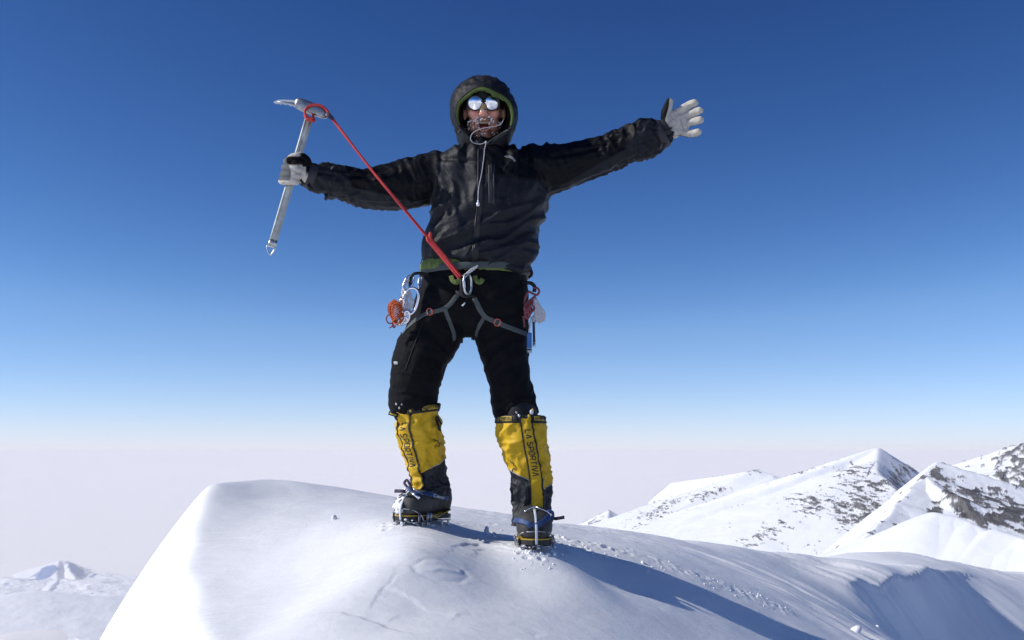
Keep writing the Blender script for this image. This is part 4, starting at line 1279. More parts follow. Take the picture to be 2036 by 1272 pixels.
def gaiter(rows, tilt, seed, bound, strip, slump, txt_s, label):
    g = Gaiter(rows, tilt, 1.0, seed, slump)
    root = empty('gaiter', Vector(g.Q[0, :3]) - man.location); root.parent = man
    NP, NS = 96, 60
    ph = np.linspace(-math.pi, math.pi, NP, endpoint=False)
    for nm, a0, a1, m_, lf in (('upper_panel', lambda p: 0.0, bound, M_yellow, .0012), ('lower_panel', lambda p: bound(p)-.012, lambda p: 1.0, M_gblack, 0.0)):
        V = []
        for i in range(NS):
            for p in ph:
                s = a0(p) + (a1(p)-a0(p))*i/(NS-1); V.append(tuple(g.pt(s, p, lf)[0]))
        me = grid_mesh(nm, np.array(V), NS, NP, wrap=True); link(nm, me, m_, root)
    def strip_mesh(nm, off0, off1, m_, lf, s0=0.0, s1=1.0, ns=90, nw=8):
        V = []
        for i in range(ns):
            s = s0 + (s1-s0)*i/(ns-1); c_, hw = strip(s)
            for j in range(nw):
                o_ = off0 + (off1-off0)*j/(nw-1)
                V.append(tuple(g.pt(s, c_ + o_*hw, lf)[0]))
        me = grid_mesh(nm, np.array(V), ns, nw)
        bm = bmesh.new(); bm.from_mesh(me); bmesh.ops.recalc_face_normals(bm, faces=bm.faces); bmesh.ops.solidify(bm, geom=bm.faces[:], thickness=.001)
        return build(nm, bm, m_, root)
    strip_mesh('centre_strip', -1, 1, M_yellow, .0035)
    strip_mesh('piping', -1.16, -.90, M_piping, .0052, ns=90, nw=4); strip_mesh('piping', .90, 1.16, M_piping, .0052, ns=90, nw=4)
    # top band with its lettered patches
    V = []
    for i in range(6):
        for p in ph:
            V.append(tuple(g.pt(0.0+i*.013, p, .004 if i in (1, 2, 3, 4) else -.004)[0] + Vector((0, 0, .008 if i < 2 else .0))))
    me = grid_mesh('top_band', np.array(V), 6, NP, wrap=True); band = link('top_band', me, M_black, root)
    # main lettering, running down the strip
    bm = bmesh.new()
    glyph = {'L': [[(0, 1), (0, .12), (.12, 0), (.7, 0)]], 'A': [[(0, 0), (.28, .9), (.42, 1), (.7, 0)]],
             'S': [[(.7, .92), (.15, 1), (0, .85), (.05, .58), (.62, .44), (.7, .18), (.58, 0), (0, .04)]],
             'P': [[(0, 0), (0, 1), (.6, 1), (.7, .85), (.7, .55), (.6, .42), (.08, .42)]],
             'O': [[(.12, 0), (0, .15), (0, .85), (.12, 1), (.6, 1), (.72, .85), (.72, .15), (.6, 0), (.12, 0)]],
             'R': [[(0, 0), (0, 1), (.6, 1), (.7, .85), (.7, .6), (.6, .45), (.08, .45)], [(.35, .45), (.72, 0)]],
             'T': [[(0, 1), (.72, 1)], [(.36, 1), (.36, 0)]], 'I': [[(.1, 1), (.1, 0)]], 'V': [[(0, 1), (.30, .1), (.42, 0), (.72, 1)]]}
    s = txt_s[0]; adv = (txt_s[1]-txt_s[0]) / 9.6
    for ch in 'LA SPORTIVA':
        if ch == ' ': s += adv*.55; continue
        wd = .42 if ch == 'I' else 1.0
        for st in glyph[ch]:
            st = np.array(st, float)
            Q = []
            for a, b in zip(st[:-1], st[1:]):
                for k in range(4): Q.append(a + (b-a)*k/4)
            Q.append(st[-1])
            pts, nn = [], []
            for gx_, gy_ in Q:
                ss = s + gx_*adv*.95; c_, hw = strip(ss)
                p, n = g.pt(ss, c_ + (gy_-.5)*hw*.95, .0060); pts.append(p); nn.append(n)
            ribbon(bm, pts, nn, .0036, .0005)
        s += adv*wd
    build('lettering', bm, M_ink, root)
    return g, root, band, strip_mesh

def small_text(bm, g, word, s0, ph0, ph1, hgt, stroke=.0016, lift=.006):
    """word round the top band"""
    G5 = {'S': [[(.6, 1), (0, 1), (0, .5), (.6, .5), (.6, 0), (0, 0)]], 'P': [[(0, 0), (0, 1), (.6, 1), (.6, .5), (0, .5)]], 'O': [[(0, 0), (0, 1), (.6, 1), (.6, 0), (0, 0)]],
          'R': [[(0, 0), (0, 1), (.6, 1), (.6, .5), (0, .5)], [(.2, .5), (.6, 0)]], 'T': [[(0, 1), (.6, 1)], [(.3, 1), (.3, 0)]], 'I': [[(.3, 0), (.3, 1)]], 'V': [[(0, 1), (.3, 0), (.6, 1)]],
          'A': [[(0, 0), (.3, 1), (.6, 0)]], 'L': [[(0, 1), (0, 0), (.6, 0)]]}
    n = len(word)
    for i, ch in enumerate(word):
        if ch == ' ': continue
        for st in G5[ch]:
            st = np.array(st, float); Q = []
            for a, b in zip(st[:-1], st[1:]):
                for k in range(3): Q.append(a+(b-a)*k/3)
            Q.append(st[-1]); pts, nn = [], []
            for a, b in Q:
                p, nr = g.pt(s0 + hgt*(1-b), ph0 + (ph1-ph0)*(i+a)/n, lift); pts.append(p + Vector((0, 0, .004))); nn.append(nr)
            ribbon(bm, pts, nn, stroke, .0004)

def px_phi(g, tab):
    """table (s, px centre, px half width) -> function s -> (phi, half phi)"""
    S, C_, Hh = [], [], []
    for s, pc, ph_ in tab:
        q = g[int(s*199)]
        cxp = project([q[:3]])[0][0]; hwp = np.linalg.norm(q[3:6]) / PX(900, q[1])
        a = math.asin(np.clip((pc-cxp)/hwp, -.98, .98)); b = math.asin(np.clip((pc+ph_-cxp)/hwp, -.99, .99)); c_ = math.asin(np.clip((pc-ph_-cxp)/hwp, -.99, .99))
        S.append(s); C_.append((b+c_)/2); Hh.append((b-c_)/2)
    def f(s):
        return float(np.interp(s, S, C_)), float(np.interp(s, S, Hh))
    return f
rowsL = [(814, 785, 873, 3.92), (832, 788, 875, 3.925), (855, 789, 877, 3.935), (880, 795, 881, 3.95), (905, 801, 882, 3.965), (928, 811, 885, 3.98), (948, 819, 888, 3.995), (965, 817, 891, 4.00), (985, 812, 890, 4.00)]
QL = Gaiter(rowsL, -18, 1.0, 0, lambda s: 0).Q
stripL = px_phi(QL, [(0, 805, 11), (.2, 808, 11), (.35, 812, 11), (.5, 819, 10.5), (.62, 824, 10), (.75, 829, 10), (.88, 836, 10), (.93, 830, 10), (1.0, 822, 11)])
def boundL(p):
    x = np.interp(p, [-math.pi, -1.6, -.85, .1, 1.5, math.pi], [.62, .74, .80, .70, .56, .62]); return float(x)
gL, rootL, bandL, _ = gaiter(rowsL, -18, 2.3, boundL, stripL, lambda s: float(sm(.78, .95, s)), (.15, .66), '')
rowsR = [(830, 992, 1079, 3.87), (850, 989, 1084, 3.87), (878, 992, 1088, 3.875), (900, 1000, 1090, 3.88), (925, 1010, 1093, 3.885), (950, 1016, 1095, 3.89), (980, 1019, 1095, 3.895), (1010, 1020, 1093, 3.90), (1045, 1022, 1091, 3.89)]
QR = Gaiter(rowsR, 0, 1.0, 0, lambda s: 0).Q
stripR = px_phi(QR, [(0, 1044, 10), (.1, 1047, 10.5), (.25, 1052, 10.5), (.4, 1058, 10.5), (.6, 1064, 11), (.75, 1066, 11), (.9, 1066, 11), (1.0, 1066, 10)])
def boundR(p):
    return float(np.interp(p, [-math.pi, -1.5, -.75, .1, .75, 1.4, math.pi], [.66, .46, .52, .60, .67, .62, .66]))
gR, rootR, bandR, _ = gaiter(rowsR, 0, 9.1, boundR, stripR, lambda s: float(sm(.85, 1, s))*.5, (.12, .54), '')
# lettered patches on the top bands
def patch_on_band(g, g_root, s0, s1, p0, p1, word):
    V = []
    for i in range(5):
        for j in range(14):
            V.append(tuple(g.pt(s0+(s1-s0)*i/4, p0+(p1-p0)*j/13, .0062)[0] + Vector((0, 0, .004))))
    me = grid_mesh('patch', np.array(V), 5, 14); bm = bmesh.new(); bm.from_mesh(me); bmesh.ops.solidify(bm, geom=bm.faces[:], thickness=.0008)
    pt = build('label_patch', bm, M_yprint, g_root)
    bm = bmesh.new(); small_text(bm, g, word, s0+.006, p0+.04, p1-.02, (s1-s0)-.012, .0016, .0078); build('band_lettering', bm, M_ink, g_root)
patch_on_band(gL, rootL, .006, .046, .30, 1.05, 'SPORTIVA')
patch_on_band(gR, rootR, .004, .046, -1.15, -.38, 'SPORTIVA')
patch_on_band(gR, rootR, .006, .042, .60, 1.25, 'SPORTIVA')
# gaiter emblem (oval mark) and small scribbled mountain line on the left gaiter, wordless lines on the right
bm = bmesh.new()
for t0 in range(2):
    pts, nn = [], []
    for k in range(17):
        a = 2*math.pi*k/16; p, n = gL.pt(.17+(.062-.02*t0)*math.cos(a), 1.18+(.11-.05*t0)*math.sin(a), .003); pts.append(p); nn.append(n)
    ribbon(bm, pts, nn, .010 if t0 == 0 else .008, .0006)
build('emblem', bm, M_ink, rootL)
for g_, root_, s0, p0 in ((gL, rootL, .34, .62), (gR, rootR, .40, -1.0)):
    bm = bmesh.new()
    pl_ = [(0, .10), (.03, .22), (.015, .30), (.05, .26), (.06, .40), (.085, .34), (.10, .22), (.07, .16), (.09, .08), (.12, .10)]
    pts, nn = [], []
    for a, b in pl_:
        p, n = g_.pt(s0+a*.9, p0+b*.9, .003); pts.append(p); nn.append(n)
    ribbon(bm, pts, nn, .0030, .0006); build('mountain_line', bm, M_ink, root_)
# reflective line along the panel seam
for g_, root_, bd, a0, a1 in ((gL, rootL, boundL, .25, 1.7), (gR, rootR, boundR, -1.6, .1), (gR, rootR, boundR, .72, 1.5)):
    pts, nn = [], []
    for p in np.linspace(a0, a1, 24):
        q, n = g_.pt(bd(p), p, .002); pts.append(q); nn.append(n)
    bm = bmesh.new(); ribbon(bm, pts, nn, .0030, .0006); build('seam_line', bm, mat('grey_seam', (.35, .34, .33), .5), root_)
# cord locks, buckles and loose strap ends at the gaiter tops
def knobs(root, items):
    for (px_, py_, Y, r, m_, nm) in items:
        bm = bmesh.new(); c = W(px_, py_, Y); blob(bm, c, (r, r*.8, r*1.3), 10)
        build(nm, bm, m_, root)
knobs(rootL, [(788, 803, 3.815, .004, M_metal, 'cord_lock'), (794, 811, 3.81, .0035, M_metal, 'cord_lock'), (799, 804, 3.805, .003, M_steel, 'cord_lock'), (816, 817, 3.79, .004, M_yprint, 'cord_lock')])
knobs(rootR, [(1032, 826, 3.755, .005, M_metal, 'cord_lock'), (1027, 820, 3.76, .004, M_steel, 'cord_lock'), (1057, 819, 3.77, .0075, M_wprint, 'cord_lock'), (1052, 827, 3.765, .0055, M_yprint, 'cord_lock'), (1059, 815, 3.77, .0045, M_yprint, 'cord_lock')])
bm = bmesh.new(); P = [W(792, 826, 3.86), W(782, 823, 3.85), W(773, 820, 3.85)]
ribbon(bm, P, [Vector((0, -1, 0))]*3, .017, .0015); build('loose_strap', bm, M_black, rootL)
bm = bmesh.new(); P = [W(788, 825.5, 3.845), W(781, 823.5, 3.838), W(775, 821.5, 3.838)]
ribbon(bm, P, [Vector((0, -1, 0))]*3, .005, .002); build('loose_strap_stripe', bm, M_yprint, rootL)
# dark inner cuff between trousers and gaiters
bm = bmesh.new()
limb(bm, [pl(826, 800, 3.92, 36), pl(830, 825, 3.93, 36)], n=20); build('trouser_cuff', bm, M_black, trous)
bm = bmesh.new(); limb(bm, [pl(1030, 815, 3.88, 36), pl(1036, 840, 3.875, 36)], n=20)
build('trouser_cuff', bm, M_black, trous)
# ------------------------------------------------------------------ boots and crampons
def boot(heel, toe, gz, scale, ankle, name, lab, lace, snowy):
    """heel, toe: plan positions; gz(x,y) sole height"""
    heel, toe = Vector((*heel, 0)), Vector((*toe, 0))
    ax = (toe - heel).normalized(); sd = Vector((ax.y, -ax.x, 0)) ; L = (toe-heel).length
    zh, zt = gz[0], gz[1]
    up = Vector((0, 0, 1))
    def at(f, x, z): return heel + ax*(L*f) + sd*x + up*(zh + (zt-zh)*f + z)
    root = empty('boot', Vector((heel.x, heel.y, zh)) - man.location); root.parent = man
    k = scale
    bm = bmesh.new()
    prof = [(0, .026, .030, .115), (.03, .040, .022, .135), (.12, .046, .020, .16), (.28, .046, .020, .165), (.42, .047, .020, .150), (.58, .053, .020, .125), (.72, .058, .020, .108), (.85, .058, .020, .100), (.94, .050, .022, .088), (1.0, .030, .030, .065)]
    secs = []
    for f, w, lo, hi in prof:
        c = at(f, 0, (lo+hi)/2*k); secs.append((c, sd*w*k, up*(hi-lo)/2*k))
    Q = catmull(np.array([list(c)+list(u)+list(v) for c, u, v in secs]), 30)
    loft(bm, [(Vector(q[:3]), Vector(q[3:6]), Vector(q[6:9])) for q in Q], n=28, power=2.5)
    limb(bm, [tuple(at(.22, 0, .09*k)) + (.042*k,), tuple(at(.22, 0, .12*k)) + (.038*k,)], n=20)
    me = remesh(bm, .005, 3)
    V = getco(me); N_ = getno(me)
    V = V + N_*((1-2*np.abs(perlin(V[:, 0]*22, V[:, 1]*22, V[:, 2]*26)))*.0028)[:, None]
    setco(me, V)
    up_o = link('upper', me, M_boot, root)
    # toe cap rand
    bm = bmesh.new(); secs = []
    for f, w, lo, hi in ((.60, .056, .014, .1245), (.62, .0575, .014, .124), (.72, .0605, .014, .115), (.85, .0605, .014, .108), (.94, .0525, .015, .097), (1.005, .036, .022, .076)):
        secs.append((at(f, 0, (lo+hi)/2*k), sd*w*k, up*(hi-lo)/2*k))
    Q = catmull(np.array([list(c)+list(u)+list(v) for c, u, v in secs]), 16)
    loft(bm, [(Vector(q[:3]), Vector(q[3:6]), Vector(q[6:9])) for q in Q], n=30, power=2.5)
    build('toe_cap', bm, M_bootgrey, root)
    # sole and yellow welt line
    def outline(f):
        return float(np.interp(f, [-.02, 0, .05, .15, .35, .5, .7, .85, .95, 1.0, 1.03], [.0, .022, .038, .043, .040, .045, .058, .057, .046, .030, .0]))*k
    for nm, z0, z1, gr, m_ in (('sole', .002, .018, .001, M_boot), ('welt', .018, .0222, .0025, M_bootyel)):
        bm = bmesh.new(); fr = list(np.linspace(0, 1.0, 22))
        pts = [(f, outline(f)+gr) for f in fr] + [(f, -outline(f)-gr) for f in fr[::-1]]
        pts = [(-.02, .012)] + pts[:22] + [(1.035, .014), (1.035, -.014)] + pts[22:] + [(-.02, -.012)]
        arch = lambda f: .012*math.exp(-((f-.42)/.12)**2)*(1 if nm == 'welt' else 0)*-1 + (.014*sm(.35, .0, f) if nm == 'welt' else 0)
        lo_ = [bm.verts.new(at(f, x, (z0 + arch(f))*k)) for f, x in pts]; hi_ = [bm.verts.new(at(f, x, (z1 + arch(f))*k)) for f, x in pts]
        n = len(pts)
        for i in range(n): bm.faces.new((lo_[i], lo_[(i+1) % n], hi_[(i+1) % n], hi_[i]))
        bm.faces.new(lo_[::-1]); bm.faces.new(hi_)
        build(nm, bm, m_, root, smooth=False)
    # crampon
    cr = empty('crampon', Vector((heel.x, heel.y, zh)) - man.location); cr.parent = man
    bm = bmesh.new()
    for s in (-1, 1):
        ribbon(bm, [at(f, s*(outline(f)-.004), -.004) for f in np.linspace(.62, .99, 7)], [up]*7, .010, .0025)
        ribbon(bm, [at(f, s*(outline(f)-.003), -.004) for f in np.linspace(.04, .30, 5)], [up]*5, .010, .0025)
    ribbon(bm, [at(.66, x, -.004) for x in np.linspace(-.05, .05, 5)], [up]*5, .018, .0025)
    ribbon(bm, [at(.90, x, -.004) for x in np.linspace(-.045, .045, 5)], [up]*5, .016, .0025)
    ribbon(bm, [at(.26, x, -.004) for x in np.linspace(-.038, .038, 5)], [up]*5, .016, .0025)
    ribbon(bm, [at(f, 0, -.005) for f in np.linspace(.24, .70, 5)], [up]*5, .022, .002)
    for f in (.66, .74, .9):      # side rails folded upwards
        for s in (-1, 1): ribbon(bm, [at(f, s*(outline(f)+.006), -.006), at(f+.01, s*(outline(f)+.010), .012), at(f+.01, s*(outline(f)+.010), .030)], [sd*s]*3, .014, .0018)
    build('frame', bm, M_steel, cr)
    def spike(f, x, fx, dz, w=.008):
        bm = bmesh.new(); a = at(f, x, -.003)
        e = a + ax*fx + up*-dz
        t = (e-a).normalized(); s1 = t.cross(sd).normalized() if abs(t.dot(sd)) < .9 else ax
        th_ = sd*.0016
        q = [a + ax*w, a - ax*w]
        vs = [bm.verts.new(p) for p in (q[0]+th_, q[1]+th_, q[1]-th_, q[0]-th_)]; ev = [bm.verts.new(e+th_*.4), bm.verts.new(e-th_*.4)]
        bm.faces.new(vs); bm.faces.new((vs[0], vs[1], ev[0])); bm.faces.new((vs[2], vs[3], ev[1])); bm.faces.new((vs[1], vs[2], ev[1], ev[0])); bm.faces.new((vs[3], vs[0], ev[0], ev[1]))
        build('spike', bm, M_steel, cr, smooth=False)
    for f in (.68, .80, .90):
        for s in (-1, 1): spike(f, s*(outline(f)-.004), .004*f, .034)
    for s in (-1, 1):
        spike(1.0, s*.016, .030, .022, .007); spike(.10, s*.036, -.004, .034); spike(.26, s*.038, 0, .034)
    # toe bail wire, front link, blue ankle strap
    bm = bmesh.new()
    tube(bm, [at(.84, -.066*k, .0), at(.88, -.064*k, .020*k), at(.96, -.046*k, .040*k), at(1.02, -.018*k, .046*k), at(1.02, .018*k, .046*k), at(.96, .046*k, .040*k), at(.88, .064*k, .020*k), at(.84, .066*k, .0)], .0026, res=50)
    build('toe_bail', bm, M_steel, cr)
    bm = bmesh.new()
    lk = [at(1.045, 0, .005*k), at(1.055, 0, .045*k), at(.99, 0, .082*k), at(.90, 0, .104*k), at(.76, 0, .122*k)]
    ribbon(bm, catmull(np.array([tuple(p) for p in lk]), 14), [ax*.6+up*.3]*3+[ax*.4+up]*11, .0085, .0020)
    build('front_link', bm, M_wprint, cr)
    bm = bmesh.new()
    tube(bm, [at(.80, -.052*k, .098*k), at(.82, -.045*k, .106*k), at(.84, -.02*k, .118*k), at(.79, 0, .124*k), at(.84, .02*k, .118*k), at(.84, .035*k, .108*k)], .0028, res=30)
    build('buckle', bm, M_polish, cr)
    # heel lever
    bm = bmesh.new(); ribbon(bm, [at(-.03, 0, .0), at(-.05, 0, .04), at(-.03, 0, .09)], [-ax]*3, .016, .003); build('heel_lever', bm, M_steel, cr)
    return root, cr, at, up_o, None

gl_h = W(884, 1033, 4.10); gl_t = W(800, 1042, 3.86)
bl, crl, atL, upl, stL = boot((gl_h.x, gl_h.y), (gl_t.x, gl_t.y), (W(880, 1029, 4.10).z, W(800, 1036, 3.86).z), 1.0, W(856, 955, 4.0), 'boot', '', None, True)
gr_h = W(1050, 1075, 4.02); gr_t = W(1066, 1092, 3.70)
br, crr, atR, upr, stR = boot((gr_h.x, gr_h.y), (gr_t.x, gr_t.y), (W(1052, 1068, 4.02).z, W(1066, 1084.5, 3.70).z), 1.08, W(1057, 1000, 3.90), 'boot', '', None, False)
# loose crampon strap ends
for P, w in (([W(1092, 1030, 3.83), W(1106, 1031, 3.80), W(1122, 1028, 3.79)], .012),):
    bm = bmesh.new(); ribbon(bm, P, [Vector((0, -1, .15))]*3, w, .002); build('strap_end', bm, M_purple, crr)
bm = bmesh.new(); tube(bm, [W(1084, 1024, 3.80), W(1092, 1016, 3.80), W(1099, 1020, 3.80), W(1097, 1034, 3.80), W(1090, 1044, 3.79)], .006); build('strap_loop', bm, M_blueW, crr)
bm = bmesh.new(); ribbon(bm, [W(785, 976, 3.88), W(796, 976, 3.86), W(806, 977, 3.85)], [Vector((0, -1, .1))]*3, .013, .0022); build('strap_end', bm, M_purple, crl)
bm = bmesh.new(); tube(bm, [W(824, 982, 3.84), W(812, 970, 3.85), W(804, 960, 3.86), W(809, 954, 3.86), W(815, 964, 3.85), W(820, 977, 3.84)], .005); build('strap_loop', bm, M_purple, crl)
bm = bmesh.new(); ribbon(bm, [W(810, 968, 3.843), W(818, 977, 3.835), W(828, 985, 3.83)], [Vector((0, -1, .3))]*3, .010, .002); build('strap_end', bm, M_blueW, crl)
bm = bmesh.new(); ribbon(bm, [W(818, 978, 3.825), W(826, 984, 3.815), W(834, 991, 3.81)], [Vector((0, -1, .3))]*3, .010, .003); build('lever', bm, M_polish, crl)
# blue ankle straps lie over gaiter and boot
def bvh_many(objs):
    vs, fs = [], []
    for o in objs:
        off = Vector((0, 0, 0)); r = o
        while r: off += r.location; r = r.parent
        b0 = len(vs); vs += [v.co + off for v in o.data.vertices]; fs += [tuple(k + b0 for k in p.vertices) for p in o.data.polygons]
    return BVHTree.FromPolygons(vs, fs)
def bits(root, *names): return [c for c in root.children if c.name.split('.')[0] in names]
mixL = bvh_many(bits(rootL, 'lower_panel', 'centre_strip') + bits(bl, 'upper', 'toe_cap'))
mixR = bvh_many(bits(rootR, 'lower_panel', 'centre_strip') + bits(br, 'upper', 'toe_cap'))
for mx_, cr__, pix in ((mixL, crl, [(818, 978), (830, 981), (850, 982.5), (872, 986), (889, 991)]), (mixR, crr, [(1024, 1034), (1036, 1036), (1048, 1040), (1058, 1046)]), (mixR, crr, [(1060, 1047), (1072, 1042), (1084, 1034), (1092, 1026)])):
    P, Nn = path_on(mx_, pix, 30, 3.88); bm = bmesh.new(); ribbon(bm, P, Nn, .019, .0020, .004); build('ankle_strap', bm, M_blueW, cr__)
# lettering on the blue strap
ub = bvh_of([c for c in crl.children if c.name.startswith('ankle_strap')][-1])
CG = {'C': [[(.6, .9), (.5, 1), (.1, 1), (0, .8), (0, .2), (.1, 0), (.6, .05)]], 'a': [[(.1, .6), (.5, .6), (.55, .5), (.55, 0), (.1, 0), (0, .15), (.1, .32), (.55, .32)]],
      'm': [[(0, 0), (0, .6), (.3, .6), (.35, .5), (.35, 0)], [(.35, .5), (.4, .6), (.6, .6), (.7, .5), (.7, 0)]], 'p': [[(0, -.3), (0, .6), (.45, .6), (.55, .45), (.55, .1), (.45, 0), (0, 0)]]}
bm = bmesh.new(); x0 = 863.0
for ch in 'Camp':
    for st in CG[ch]:
        pts, nn = [], []
        for a, b in st:
            p, n = onto(ub, x0 + a*6, 987.5 + (x0+a*6-863)*.22 - b*5.5, 3.9); pts.append(p + Vector((0, -.001, 0))); nn.append(Vector((.2, -1, .1)))
        ribbon(bm, pts, nn, .0022, .0008, .0025)
    x0 += 6.0 if ch == 'm' else 5.0
build('strap_lettering', bm, M_wprint, crl)
# snow caked on the left boot
bm = bmesh.new()
rg = random.Random(5)
ulb = bvh_of(upl)
for i in range(380):
    a, b = rg.uniform(780, 812), rg.uniform(978, 1018)
    if a > 798 and 988 < b < 1012: continue
    if a > 798 + (1018-b)*.6: continue
    loc, n = onto(ulb, a, b, 3.86)
    r = rg.uniform(.002, .0065)
    bmesh.ops.create_icosphere(bm, subdivisions=1, radius=1, matrix=Matrix.Translation(loc + n*r*.2) @ Matrix.Diagonal((r*1.4, r, r*1.2, 1)))
for (root_at, n_) in ((atL, 60), (atR, 26)):
    for i in range(n_):
        f, s = rg.uniform(.6, 1.05), rg.uniform(-.055, .055)
        c = root_at(f, s, rg.uniform(-.022, .012)); r = rg.uniform(.002, .006)
        bmesh.ops.create_icosphere(bm, subdivisions=1, radius=1, matrix=Matrix.Translation(c) @ Matrix.Diagonal((r*1.5, r*1.3, r, 1)))
o = build('clinging_snow', bm, M_frost, man); o['kind'] = 'stuff'

# ------------------------------------------------------------------ gloves
def glove_mesh(bm, voxel): return remesh(bm, voxel, 2)
YR = YB - .06
bm = bmesh.new()
def ch(*pts, **k): limb(bm, [pl(*p) for p in pts], n=14, **k)
# palm: a slab of overlapping pads
for (a, b, rx, rz) in ((1338, 246, 15, 24), (1350, 242, 14, 24), (1358, 246, 12, 22), (1340, 262, 12, 14), (1333, 232, 10, 15)):
    k_ = PX(b, YR); blob(bm, W(a, b, YR), (rx*k_, .019, rz*k_), 18)
ch((1344, 225, YR, 8.0), (1358, 216, YR-.008, 8.2), (1371, 208.5, YR-.016, 8.2), (1381, 204.5, YR-.028, 7.4))
ch((1354, 234.5, YR, 8.0), (1368, 229, YR-.008, 7.6), (1382, 223, YR-.020, 8.0), (1391, 219.5, YR-.034, 7.2))
ch((1357, 247.5, YR, 7.8), (1370, 244, YR-.008, 7.2), (1384, 240.5, YR-.020, 7.8), (1392, 238.5, YR-.034, 7.2))
ch((1356, 262, YR, 7.6), (1368, 265, YR-.006, 7.2), (1380, 265, YR-.014, 7.4), (1388, 262.5, YR-.024, 7.0))
ch((1329, 246, YR, 12.5), (1324, 227, YR-.010, 10.5), (1328, 212, YR-.014, 8.6), (1331, 202, YR-.018, 7.2))
me = glove_mesh(bm, .0022)
V = getco(me); N_ = getno(me)
V = V + N_*((1-2*np.abs(perlin(V[:, 0]*40, V[:, 1]*40, V[:, 2]*40)))*.0012)[:, None]; setco(me, V)
px, py = project(V)
cream = np.array([.50, .47, .41]); dark = np.array([.003, .003, .0045]); dgrey = np.array([.10, .105, .115])
fm = sm(-.05, .12, -N_[:, 1])
th_l = np.interp(py, [195, 215, 236, 262, 285], [1331, 1328, 1322, 1321, 1326])
fm = fm*sm(0, 2.0, px - th_l)
paint(me, dark + (cream-dark)*fm[:, None])
gv = link('glove', me, M_glove, man)
bm = bmesh.new(); limb(bm, [pl(1326, 255, YR+.005, 21), pl(1318, 260, YR+.006, 22), pl(1308, 266, YR+.010, 21)], n=20, tip=False); build('glove_cuff', bm, M_gblack, gv)
gvb = bvh_of(gv)
for pix in ([(1327, 236), (1333, 226), (1338, 219), (1346, 222)], [(1325, 262), (1328, 248), (1336, 238), (1345, 236)], [(1356, 275), (1359, 262), (1357, 250), (1352, 238)], [(1326, 268), (1332, 276), (1342, 279)]):
    P, Nn = path_on(gvb, pix, 18); bm = bmesh.new(); ribbon(bm, P, Nn, .0014, .0005, .0002); build('stitching', bm, mat('stitch_thread', (.13, .12, .11), .8), gv)

# closed right hand of the climber round the axe shaft
def shaft_px(py_): return 614 + (540-614)*(py_-238)/(492-238)
YF = YB - .165          # shaft depth at the hand
bm = bmesh.new()
for (a, b, rx, rz, yo) in ((592, 340, 18, 23, .035), (602, 342, 16, 24, .028), (588, 328, 15, 18, .034), (604, 352, 13, 14, .022), (580, 340, 14, 24, .04)):
    k_ = PX(b, YF); blob(bm, W(a, b, YF+yo), (rx*k_, .020, rz*k_), 18)
for i, (yb, rad) in enumerate(((322, 8.8), (335, 9.0), (348, 8.6), (359, 7.8))):
    sx = shaft_px(yb)
    ch((sx-6, yb-2, YF+.040, rad), (sx-15, yb-1, YF+.022, rad*1.02), (sx-17, yb, YF-.004, rad), (sx-7, yb+1, YF-.026, rad*.98), (sx+4, yb+1, YF-.030, rad*.96), (sx+13-i, yb+2, YF-.018, rad*.86))
ch((606, 338, YF+.012, 11), (608, 322, YF-.004, 11), (598, 313, YF-.020, 10.5), (584, 314, YF-.030, 9.6), (575, 319, YF-.030, 8.0))
ch((612, 358, YF+.01, 9), (607, 346, YF-.006, 10), (604, 334, YF-.010, 9))
me = glove_mesh(bm, .0022)
V = getco(me); N_ = getno(me)
V = V + N_*((1-2*np.abs(perlin(V[:, 0]*40, V[:, 1]*40, V[:, 2]*40)))*.0012)[:, None]; setco(me, V)
px, py = project(V)
cr_ = sm(0, 2.5, px - np.interp(py, [310, 322, 332, 342, 350, 360, 370], [570, 571, 575, 577, 577, 575, 562]))
blk_ = sm(1.1, .9, ((px-596)/27)**2 + ((py-(318+.0*px))/14.5)**2) * sm(331, 325, py - np.clip(px-600, 0, 20)*1.5)
blk_ = np.maximum(blk_, sm(606, 610, px)*sm(352, 340, py))
rim = sm(312, 308, py)*sm(600, 590, px)
lower_tip = sm(357, 360, py)
c3 = dgrey + (cream-dgrey)*np.maximum(cr_, lower_tip)[:, None]
c3 = c3 + (dark-c3)*(blk_*(1-rim))[:, None]
edge = sm(2.5, 0, np.abs(px - np.interp(py, [300, 315, 330], [572, 563, 560])))*sm(332, 328, py)
c3 = c3 + (cream*1.1-c3)*np.clip(rim+edge*.8, 0, 1)[:, None]*.8
paint(me, c3)
gv2 = link('glove', me, M_glove, man)
bm = bmesh.new(); limb(bm, [pl(606, 345, YF+.025, 18), pl(614, 347, YF+.028, 20), pl(624, 350, YF+.032, 20)], n=20, tip=False); build('glove_cuff', bm, M_gblack, gv2)

# ------------------------------------------------------------------ harness
har = empty('harness', W(945, 560, YB) - man.location); har.parent = man
def tring(py_, tilt, off, n=72):
    """closed band round the hips on the trousers"""
    c = W(945, py_, YB); pts, nn = [], []
    for k in range(n+1):
        a = 2*math.pi*k/n; d = Vector((math.cos(a), math.sin(a), 0))
        p0 = c + Vector((0, 0, -tilt*math.cos(a)))
        loc, nr, i_, d_ = tb.ray_cast(p0 + d*.5, -d)
        if loc is None: loc = p0 + d*.15
        pts.append(loc + d*off); nn.append(d)
    return pts, nn
pts, nn = tring(540, -.006, .012)
bm = bmesh.new(); ribbon(bm, pts, nn, .026, .004); build('waist_belt', bm, M_grey, har)
def leg_strap(nm, pix, w, mt=M_grey, n=40, par=None):
    P, Nn = path_on(tb, pix, n); bm = bmesh.new(); ribbon(bm, P, Nn, w, .0016, .002); return build(nm, bm, mt, par or har)
